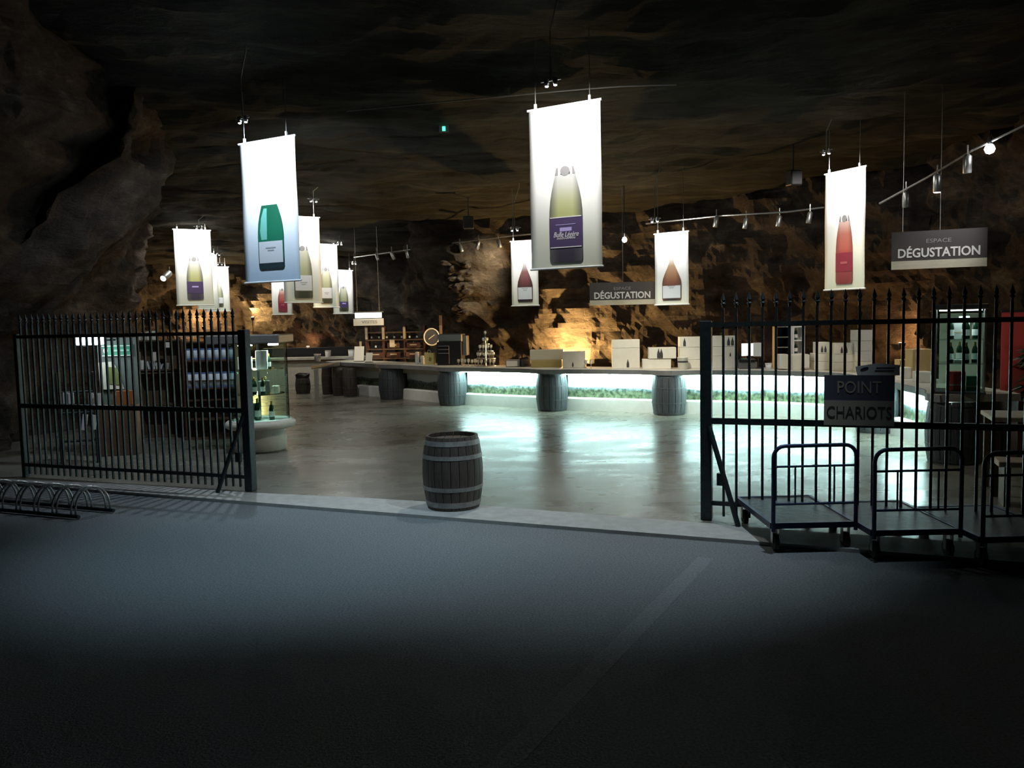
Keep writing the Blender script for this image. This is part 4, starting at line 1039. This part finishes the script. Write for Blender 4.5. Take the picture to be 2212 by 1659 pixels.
for i, (x, y) in enumerate(((-.25, -.12), (-.08, -.26), (.22, -.15))):
    bottle('bottle on the brightly lit top shelf of the round display case', (V[0] + x, V[1] + y, V[2] + 1.343), 'bottles on the case top shelf', 0.8)
for i, (x, y, w_, h_, z, rz) in enumerate(((-.16, -.16, .2, .2, 1.345, -10), (.12, -.18, .18, .30, 1.345, 8), (.3, -.1, .1, .12, .945, 0), (-.15, -.05, .24, .26, .521, 0), (.1, -.05, .18, .2, .945, 15))):
    t2 = thing('gift_box', ['white gift box shining on the top shelf, left in the round case', 'tall white gift box on the top shelf of the round case', 'tiny pale box on the middle shelf of the round case', 'teal gift box at the floor of the round case', 'grey gift box on the middle shelf of the round case'][i], 'box', (V[0] + x, V[1] + y, V[2] + z), R(rz))
    box('body', t2, (0, 0, h_ / 2), (w_, 0.12, h_), (PAPER, PAPER, CARD, mat('teal_card', (0.05, 0.13, 0.11), 0.5), GREYB)[i], bevel=0.005)
    box('ribbon', t2, (0, -0.0, h_ / 2), (0.02, 0.126, h_ + 0.004), (CARD, CARD, SANDW, SANDW, CARD)[i])

# ------------------------------------------------------------------ right glass display case on the end barrel
e = BP[BIDX[-1]] - BN[BIDX[-1]] * 0.1; E = (e.x, e.y + 0.05, CTZ)
t = thing('display_case', 'tall square glass display case lit from above at the end of the bar', 'display case', E, R(-28))
w2 = 0.29; HC = 1.12
for sx in (-1, 1):
    for sy in (-1, 1): box('corner_post', t, (sx * w2, sy * w2, HC / 2), (0.018, 0.018, HC), CHROME)
for i in range(4):
    o = MB().box((0, 0, 0), (2 * w2 - 0.02, 0.006, HC - 0.04)).build('pane', GLASS, t)
    a = i * math.pi / 2; o.location = (w2 * math.sin(a), -w2 * math.cos(a), HC / 2); o.rotation_euler = (0, 0, a)
box('case_floor', t, (0, 0, 0.015), (0.62, 0.62, 0.03), CHAR)
for z in (0.40, 0.72): box('glass_shelf', t, (0, 0, z), (0.54, 0.54, 0.01), GLASS)
box('hood', t, (0, 0, HC + 0.035), (0.64, 0.64, 0.07), CHROME, bevel=0.008)
box('light_panel', t, (0, 0, HC - 0.012), (0.5, 0.5, 0.015), mat('case_light', (1, 1, 1), 0.5, emit=(0.85, 0.97, 1.0), estr=7))
for i, (x, y) in enumerate(((-.15, -.05), (0.0, -.16), (.15, -.1), (.05, .1))):
    for z, gname in ((0.406, 'middle'), (0.726, 'upper')):
        bottle('bottle on the %s shelf of the square display case' % gname, (E[0] + x, E[1] + y, E[2] + z), 'bottles on the %s shelf of the square case' % gname, 0.9)
for i, (x, y, z, w_, h_, mm) in enumerate(((-.05, -.02, .726, .1, .28, PAPER), (.12, .12, .726, .12, .3, PAPER), (-.1, -.15, .406, .1, .05, PAPER), (-.06, -.05, .031, .2, .26, RED), (.12, -.1, .031, .14, .2, mat('green_card', (.08, .2, .12), .5)))):
    t2 = thing('gift_box', ['narrow white gift box, front of the upper shelf in the square case', 'white gift box at the back of the upper shelf in the square case', 'flat white card on the middle shelf of the square case', 'dark red gift box at the bottom of the square case', 'green gift box at the bottom of the square case'][i], 'box', (E[0] + x, E[1] + y, E[2] + z), R(-20))
    box('body', t2, (0, 0, h_ / 2), (w_, 0.09, h_), mm, bevel=0.004); box('band', t2, (0, 0, h_ * 0.3), (w_ + 0.004, 0.094, 0.02), SANDW)

# ------------------------------------------------------------------ right-hand corner: panel, roll-up, plant, tasting table
p = at(2128, 830, 11.8)
pn = tag(box('partition_panel', None, (0, 0, 1.0), (0.62, 0.12, 2.0), PLASTER, bevel=0.006), 'beige partition panel right of the square display case', 'panel'); pn.location = (p.x + 0.1, 12.6, FZ); pn.rotation_euler = (0, 0, R(-30))
lw = tag(box('low_wall', None, (0, 0, 0.42), (2.6, 0.16, 0.84), PLASTER, bevel=0.01), 'low beige wall behind the right-hand trolley', 'wall'); lw.location = (at(2110, 900, 11.9).x + 1.75, 12.4, FZ); lw.rotation_euler = (0, 0, R(-8))
p = at(2172, 770, 12.4)
t = thing('roll_up_banner', 'red roll-up banner standing behind the iron gate', 'banner', (p.x - 0.2, 11.85, FZ), R(-20))
box('fabric', t, (0, 0, 1.06), (0.34, 0.01, 1.9), RED); box('foot', t, (0, 0, 0.05), (0.4, 0.2, 0.09), CHROME, bevel=0.01); box('top_bar', t, (0, 0, 2.02), (0.36, 0.02, 0.03), CHROME)
p = at(2215, 850, 11.6)
t = thing('potted_plant', 'dark leafy potted plant at the right edge behind the gate', 'plant', (p.x + 0.1, 11.6, FZ), 0)
MB().lathe([(0.14, 0), (0.16, 0.02), (0.2, 0.4), (0.22, 0.42), (0.18, 0.42), (0.17, 0.3)], 18).build('pot', CHAR, t, True)
MB().tube([(0, 0, 0.35), (0.02, 0.01, 0.9), (-0.01, 0, 1.45)], 0.015, 6).build('stem', BROWN, t)
leaf = MB().add([(0, 0, 0), (0.05, 0.09, 0.03), (0, 0.26, -0.05), (-0.05, 0.09, 0.03), (0, 0.12, 0.06)], [(0, 1, 4), (1, 2, 4), (2, 3, 4), (3, 0, 4), (3, 2, 1, 0)]).mesh('leaf', LEAF)
for i in range(60):
    o = link('leaf', leaf, t, (random.uniform(-.03, .03), random.uniform(-.03, .03), random.uniform(0.7, 1.55)), (R(random.uniform(-35, 50)), 0, random.uniform(0, 6.28)))
    s_ = random.uniform(0.7, 1.25); o.scale = (s_, s_, s_)
p = ground(2190, 1000, FZ)
t = thing('tasting_table', 'small wooden table with a pale top at the right edge behind the gate', 'table', (at(2200, 860, 9.2).x + 0.1, 9.2, FZ), R(-20))
box('tabletop', t, (0, 0, 0.86), (0.8, 0.7, 0.05), SANDW, bevel=0.008)
for sx in (-1, 1):
    for sy in (-1, 1): box('leg', t, (sx * 0.34, sy * 0.29, 0.415), (0.06, 0.06, 0.83), BROWN)
t = thing('wooden_bench', 'pale wooden bench in front of the small table behind the gate', 'bench', (at(2220, 960, 8.6).x + 0.15, 8.55, FZ), R(-20))
box('seat', t, (0, 0, 0.45), (0.9, 0.34, 0.06), SANDW, bevel=0.008)
for sx in (-1, 1): box('leg', t, (sx * 0.36, 0, 0.21), (0.06, 0.28, 0.42), BROWN)

# ------------------------------------------------------------------ shop shelves behind the left gate
Y1 = 15.2; k = Y1 / F
def P(px, py, Y): return at(px, py, Y)
# tubes rack
q0 = P(402, 740, Y1); q1 = P(508, 740, Y1); W = q1.x - q0.x; ztop = q0.z + 0.02
t = shelf_unit('gift_tube_shelf', 'dark shelf with two rows of white gift tubes behind the left gate', ((q0.x + q1.x) / 2, Y1, FZ), W + 0.04, 0.36, ztop - FZ, 5, DARKW, R(6))
for row, (ya, yb) in enumerate(((752, 776), (803, 836))):
    zb = P(450, yb, Y1).z; h_ = (yb - ya) * k
    # a board that carries the row
    box('shelf_board', t, (0, -0.02, zb - FZ - 0.014), (W - 0.02, 0.34, 0.024), DARKW)
    for i in range(7):
        x = q0.x + W * (i + 0.55) / 7.1
        g = thing('gift_tube', '%s white and blue gift tube from the left, %s row behind the left gate' % (ORD[i], ('upper', 'lower')[row]), 'gift tube', (x, Y1 - 0.1 + (x - (q0.x + q1.x) / 2) * math.tan(R(6)), zb), 0, 'gift tubes in the %s row' % ('upper', 'lower')[row])
        MB().lathe([(0.046, 0), (0.046, h_)], 14).build('tube', mat('tube_white', (0.55, 0.6, 0.68), 0.5), g, True)
        MB().lathe([(0.0475, h_ * 0.0 + 0.001), (0.0475, 0.03)], 14, cap=False).build('end_cap', mat('tube_blue', (0.08, 0.13, 0.28), 0.5), g)
        MB().lathe([(0.0475, h_ - 0.03), (0.0475, h_), (0.002, h_ + 0.002)], 14, cap=False).build('top_cap', mat('tube_blue', (0.08, 0.13, 0.28), 0.5), g)
# book shelf
q0 = P(298, 735, Y1 + 0.4); q1 = P(398, 735, Y1 + 0.4); W = q1.x - q0.x; ztop = q0.z; BX = (q0.x + q1.x) / 2; BY = Y1 + 0.4
t = shelf_unit('book_shelf', 'tall brown shelf of white books and cards behind the left gate', (BX, BY, FZ), W, 0.34, ztop - FZ, 3, BROWN, R(4))
zb = P(330, 797, BY).z
box('shelf_board', t, (0, -0.02, zb - FZ - 0.014), (W - 0.05, 0.32, 0.024), BROWN)
for i in range(8):
    x = P(306 + 8.0 * i, 790, BY).x; h_ = (0.17, 0.17, 0.15, 0.16, 0.16, 0.12, 0.1, 0.11)[i]
    g = thing('book', ORD[i] + ' book from the left in the row on the brown shelf, left gate', 'book', (x, BY - 0.08 + (x - BX) * math.tan(R(4)), zb), 0, 'books on the brown shelf')
    o = box('cover', g, (0, 0, h_ / 2), (0.035, 0.13, h_), PAPER if i not in (3, 6) else mat('book_blue', (0.12, 0.15, 0.25), 0.5)); o.rotation_euler = (0, R((0, 0, 8, -12, -14, 0, 20, 10)[i]), 0)
    box('pages', g, (0, -0.004, h_ / 2), (0.028, 0.13, h_ - 0.012), CARD).rotation_euler = o.rotation_euler
zt = ztop + 0.001
for i in range(4):
    x = P(302 + 11.0 * i, 720, BY).x; h_ = (0.13, 0.14, 0.155, 0.165)[i]
    g = thing('white_box', 'white box standing on top of the brown book shelf, %s from the left' % ('first', 'second', 'third', 'fourth')[i], 'box', (x, BY + (x - BX) * math.tan(R(4)), zt), R(4))
    box('body', g, (0, 0, h_ / 2), (0.075, 0.12, h_), CARD, bevel=0.003); box('flap', g, (0, 0, h_), (0.07, 0.11, 0.004), PAPER)
for i, (px, py, w_, h_) in enumerate(((300, 772, .05, .2), (332, 770, .09, .16), (362, 745, .07, .1))):
    q = P(px, py, BY - 0.19)
    g = tag(MB().plate([(-w_ / 2, -h_ / 2), (w_ / 2, -h_ / 2), (w_ / 2, h_ / 2), (-w_ / 2, h_ / 2)], -0.004, 0.004).build('price_card', CARD), ['white card at the left side of the brown book shelf', 'grey card in the middle of the brown book shelf', 'small card at the top right of the brown book shelf'][i], 'card'); g.location = q; g.rotation_euler = (0, 0, R(4))
# kiosk with lamp, green sign and poster
Y2 = 13.4
q0 = P(207, 760, Y2); q1 = P(286, 760, Y2); W = q1.x - q0.x; KX = (q0.x + q1.x) / 2
t = thing('info_kiosk', 'information stand with green header, poster and brown cabinet behind the left gate', 'stand', (KX, Y2, FZ), R(12))
zk = lambda py: P(240, py, Y2).z - FZ
box('cabinet', t, (0, 0.1, zk(875) / 2), (W, 0.36, zk(875)), BROWN, bevel=0.01)
box('backboard', t, (0, 0.2, zk(730) / 2), (W, 0.03, zk(730)), mat('stand_grey_green', (0.13, 0.17, 0.15), 0.6))
hd = box('header_sign', t, (0.02, 0.16, zk(758)), (W * 0.74, 0.03, 0.19), GREENS)
box('header_line', hd, (0.0, 0.14, zk(748)), (W * 0.74, 0.012, 0.012), PAPER); box('header_line', hd, (0.0, 0.14, zk(769)), (W * 0.74, 0.012, 0.012), PAPER)
box('header_bar', hd, (0.08, 0.138, zk(758)), (W * 0.4, 0.012, 0.03), mat('sign_mint', (0.3, 0.6, 0.48), 0.5))
MB().plate([(-0.16 + 0.035 * math.cos(R(a)), zk(758) + 0.045 * math.sin(R(a))) for a in range(0, 360, 30)], 0.134, 0.142).build('crest', PAPER, hd)
MB().plate([(-W * 0.48, zk(783)), (-W * 0.46, zk(842)), (W * 0.14, zk(842)), (W * 0.0, zk(800)), (-W * 0.10, zk(782))][::-1], 0.14, 0.15).build('poster', mat('poster_cream', (0.62, 0.66, 0.52), 0.6), t)
MB().plate([(-W * 0.24, zk(793)), (-W * 0.22, zk(830)), (W * 0.10, zk(834)), (-W * 0.02, zk(795))][::-1], 0.130, 0.138).build('poster_picture', mat('poster_green', (0.16, 0.21, 0.06), 0.6), t)
box('orange_box', t, (W * 0.18, 0.02, zk(860)), (W * 0.5, 0.2, 0.22), mat('rust_card', (0.28, 0.09, 0.02), 0.6))
q = P(194, 736, Y2 - 0.25)
lm = thing('kiosk_lamp', 'glowing white drum lamp over the information stand behind the left gate', 'lamp', q, 0)
MB().lathe([(0.19, -0.065), (0.213, -0.05), (0.213, 0.05), (0.19, 0.065)], 28).build('shade', mat('drum_glow', (1, 1, 1), 0.5, emit=(0.85, 0.9, 1.0), estr=5), lm, True)
MB().tube([(0.12, 0.1, 0.0), (0.22, 0.38, 0.0)], 0.014, 6).build('arm', IRON, lm)
MB().lathe([(0.03, -0.09), (0.05, -0.065)], 10, c=(-0.1, 0, 0)).build('knob', CHROME, lm)
point('kiosk_light', q + Vector((0.15, -0.05, -0.14)), 5, (0.85, 0.95, 1.0), 0.1)
# leaflet rack in the dark corner
Y3 = 12.7
q = P(168, 880, Y3)
t = thing('leaflet_rack', 'dark leaflet rack in the shade at the foot of the left rock', 'rack', (q.x, Y3, FZ), R(15))
for x in (-0.25, 0.25): box('side', t, (x, 0, 0.7), (0.025, 0.2, 1.4), IRON)
for z in (0.35, 0.78, 1.1): box('tray', t, (0, -0.04, z), (0.48, 0.16, 0.02), IRON)
for i, (px, py, h_) in enumerate(((142, 860, .17), (154, 860, .17), (197, 862, .19), (212, 862, .18), (183, 912, .24), (203, 912, .22))):
    q = P(px, py, Y3 - 0.16)
    g = tag(MB().plate([(-.035, -h_ / 2), (.035, -h_ / 2), (.035, h_ / 2), (-.035, h_ / 2)], -.01, .01).build('leaflet', PAPER),
            ['first white leaflet from the left in the dark rack', 'second white leaflet from the left in the dark rack', 'third, upright white leaflet in the dark rack', 'grey-lit leaflet right of the upright one in the dark rack', 'lower left tilted white leaflet in the dark rack', 'lower right tilted white leaflet in the dark rack'][i], 'leaflet')
    g.location = q; g.rotation_euler = (0, R((0, 0, 0, 5, 8, 10)[i]), R(15))
# far-left back shelf with iron stands before the glowing wall
Y4 = 27.0
q0 = P(400, 726, Y4); q1 = P(470, 726, Y4)
t = thing('display_table', 'white-topped display table before the glowing rock at the far left', 'table', ((q0.x + q1.x) / 2, Y4, FZ), 0)
zt = q0.z - FZ
box('top', t, (0, 0, zt), (1.4, 0.6, 0.05), mat('table_white', (0.8, 0.78, 0.72), 0.5))
for sx in (-1, 1):
    for sy in (-1, 1): box('leg', t, (sx * 0.62, sy * 0.24, zt / 2), (0.06, 0.06, zt), BROWN)
for i, (px, h_) in enumerate(((413, 0.5), (442, 0.62), (456, 0.5), (476, 0.62), (493, 0.35))):
    q = P(px, 724, Y4)
    x_ = min(max(q.x, (q0.x + q1.x) / 2 - 0.66), (q0.x + q1.x) / 2 + 0.66)
    g = thing('iron_candlestick', ['%s iron candlestick on the white-topped display table, counted from the left' % w_ for w_ in ('first', 'second', 'third', 'fourth', 'fifth')][i], 'candlestick', (x_, Y4 - 0.05, FZ + zt + 0.026), 0, 'iron candlesticks')
    MB().lathe([(0.07, 0), (0.06, 0.015), (0.012, 0.03), (0.012, h_ * 0.6), (0.05, h_ * 0.65), (0.012, h_ * 0.7), (0.012, h_ * 0.88)], 10).build('stem', IRON, g)
    MB().lathe([(0.012, h_ * 0.88), (0.06, h_ * 0.94), (0.04, h_)], 10).build('cup', IRON, g)

# ------------------------------------------------------------------ stones of the rubble facing on the buttress
stone_me = []
for q in range(5):
    bm = bmesh.new(); bmesh.ops.create_icosphere(bm, subdivisions=2, radius=1.0)
    for v in bm.verts: v.co *= 1 + 0.28 * noise.noise(v.co * 1.3 + Vector((q * 7, 0, 0)))
    me = bpy.data.meshes.new('stone'); bm.to_mesh(me); bm.free(); me.materials.append(ROCK); stone_me.append(me)
bpy.context.view_layer.update()
wb = bpy.data.objects['wall_back']
dg = bpy.context.evaluated_depsgraph_get()
for i in range(46):
    px = 948 + random.random() * 60 + (i % 7) * 3; py = 575 + (i / 46) * 115 + random.uniform(-8, 8)
    if py > 640: px = 972 + random.random() * 45
    d = ray(px, py)
    ok, loc, nrm, idx = wb.ray_cast(CAM, d)
    if not ok: continue
    s_ = random.uniform(0.06, 0.15)
    o = link('stone', stone_me[i % 5], wb, loc, (random.uniform(-.3, .3), random.uniform(-.3, .3), random.uniform(0, 6)))
    o.scale = (s_ * 1.5, s_, s_ * 0.75)

# ------------------------------------------------------------------ lamps inside the cave
WARM = (1.0, 0.60, 0.21); SOFT = (1.0, 0.86, 0.62)
def wall_hit(px, py):
    d = ray(px, py); best = None
    for n_ in ('wall_back', 'wall_right', 'wall_left'):
        ok, loc, nrm, idx = bpy.data.objects[n_].ray_cast(CAM, d)
        if ok and (best is None or loc.y < best.y): best = loc
    return best
def uplight(label, px, py, watts, col=WARM, gap=0.5, r=0.08):
    q = wall_hit(px, py); Y = q.y - gap; z = q.z - 0.12; q = at(px, py, Y)
    t = thing('wall_uplight', label, 'lamp', (q.x, Y, z), 0)
    MB().lathe([(r * 0.6, -0.10), (r, -0.02), (r, 0.03), (r * 0.85, 0.03)], 14).build('housing', IRON, t)
    MB().lathe([(0.002, 0.035), (r * 0.6, 0.033), (r * 0.84, 0.028)], 14).build('lens', LITW, t)
    MB().tube([(0, 0, -0.08), (0, 0, -(z - FZ))], 0.015, 6).build('stand', IRON, t)
    point('uplight_glow', (q.x, Y, z + 0.14), watts, col, 0.06)
uplight('warm uplight glowing on the rock behind the bar', 1236, 760, 880, gap=0.45)
uplight('warm uplight at the rock behind the right-hand cartons', 1948, 730, 62, (1, 0.5, 0.18), 0.4)
uplight('warm uplight behind the candlesticks at the far left', 440, 700, 240, (1, 0.58, 0.24), 0.5)
uplight('warm uplight on the far rock beside the green bottle banner', 545, 680, 280, (1, 0.66, 0.26), 0.5)
uplight('warm dim uplight on the far rock behind the reception counter', 665, 742, 26, (1, 0.45, 0.2), 0.6)
# rail spots
nose = wall_hit(1000, 610)
spot('buttress_spot', (1.5, nose.y - 2.4, 4.3), wall_hit(1020, 600), 2200, (1.0, 0.86, 0.60), 36, 0.9)
spot('bar_spot_a', (1.9, 13.9, 4.7), (2.9, 17.7, 1.1), 800, (1.0, 0.93, 0.76), 38, 0.9)
spot('bar_spot_b', (0.2, 17.0, 4.5), (-0.2, 19.3, 0.9), 80, SOFT, 58, 0.9)
spot('bar_spot_c', (-4.6, 19.6, 4.5), (-3.6, 22.4, 0.7), 190, (1.0, 0.95, 0.8), 70, 0.9)
spot('bar_spot_d', (5.0, 13.8, 4.7), (6.3, 15.4, 0.9), 190, SOFT, 60, 0.9)
spot('rack_spot', (-3.4, 22.8, 4.2), (-3.3, 24.8, 1.3), 30, (1, 0.6, 0.4), 50, 0.9)
spot('reception_spot', (-7.4, 26.2, 4.0), (-7.2, 27.8, 0.4), 90, (1, 0.93, 0.75), 80, 0.9)
spot('floor_spot_a', (-2.2, 17.5, 4.8), (-2.2, 16.5, 0), 50, (1, 0.9, 0.7), 90, 1.0)
spot('floor_spot_b', (-1.6, 12.8, 5.3), (-1.6, 12.4, 0), 30, (1, 0.93, 0.8), 85, 1.0)
spot('right_spot', (7.2, 10.2, 5.2), (6.9, 11.6, 0.6), 60, (1, 0.88, 0.65), 60, 0.9)
spot('left_shop_spot', (-5.4, 13.0, 5.1), (-5.4, 14.9, 1.0), 22, (0.85, 0.92, 1.0), 60, 0.9)
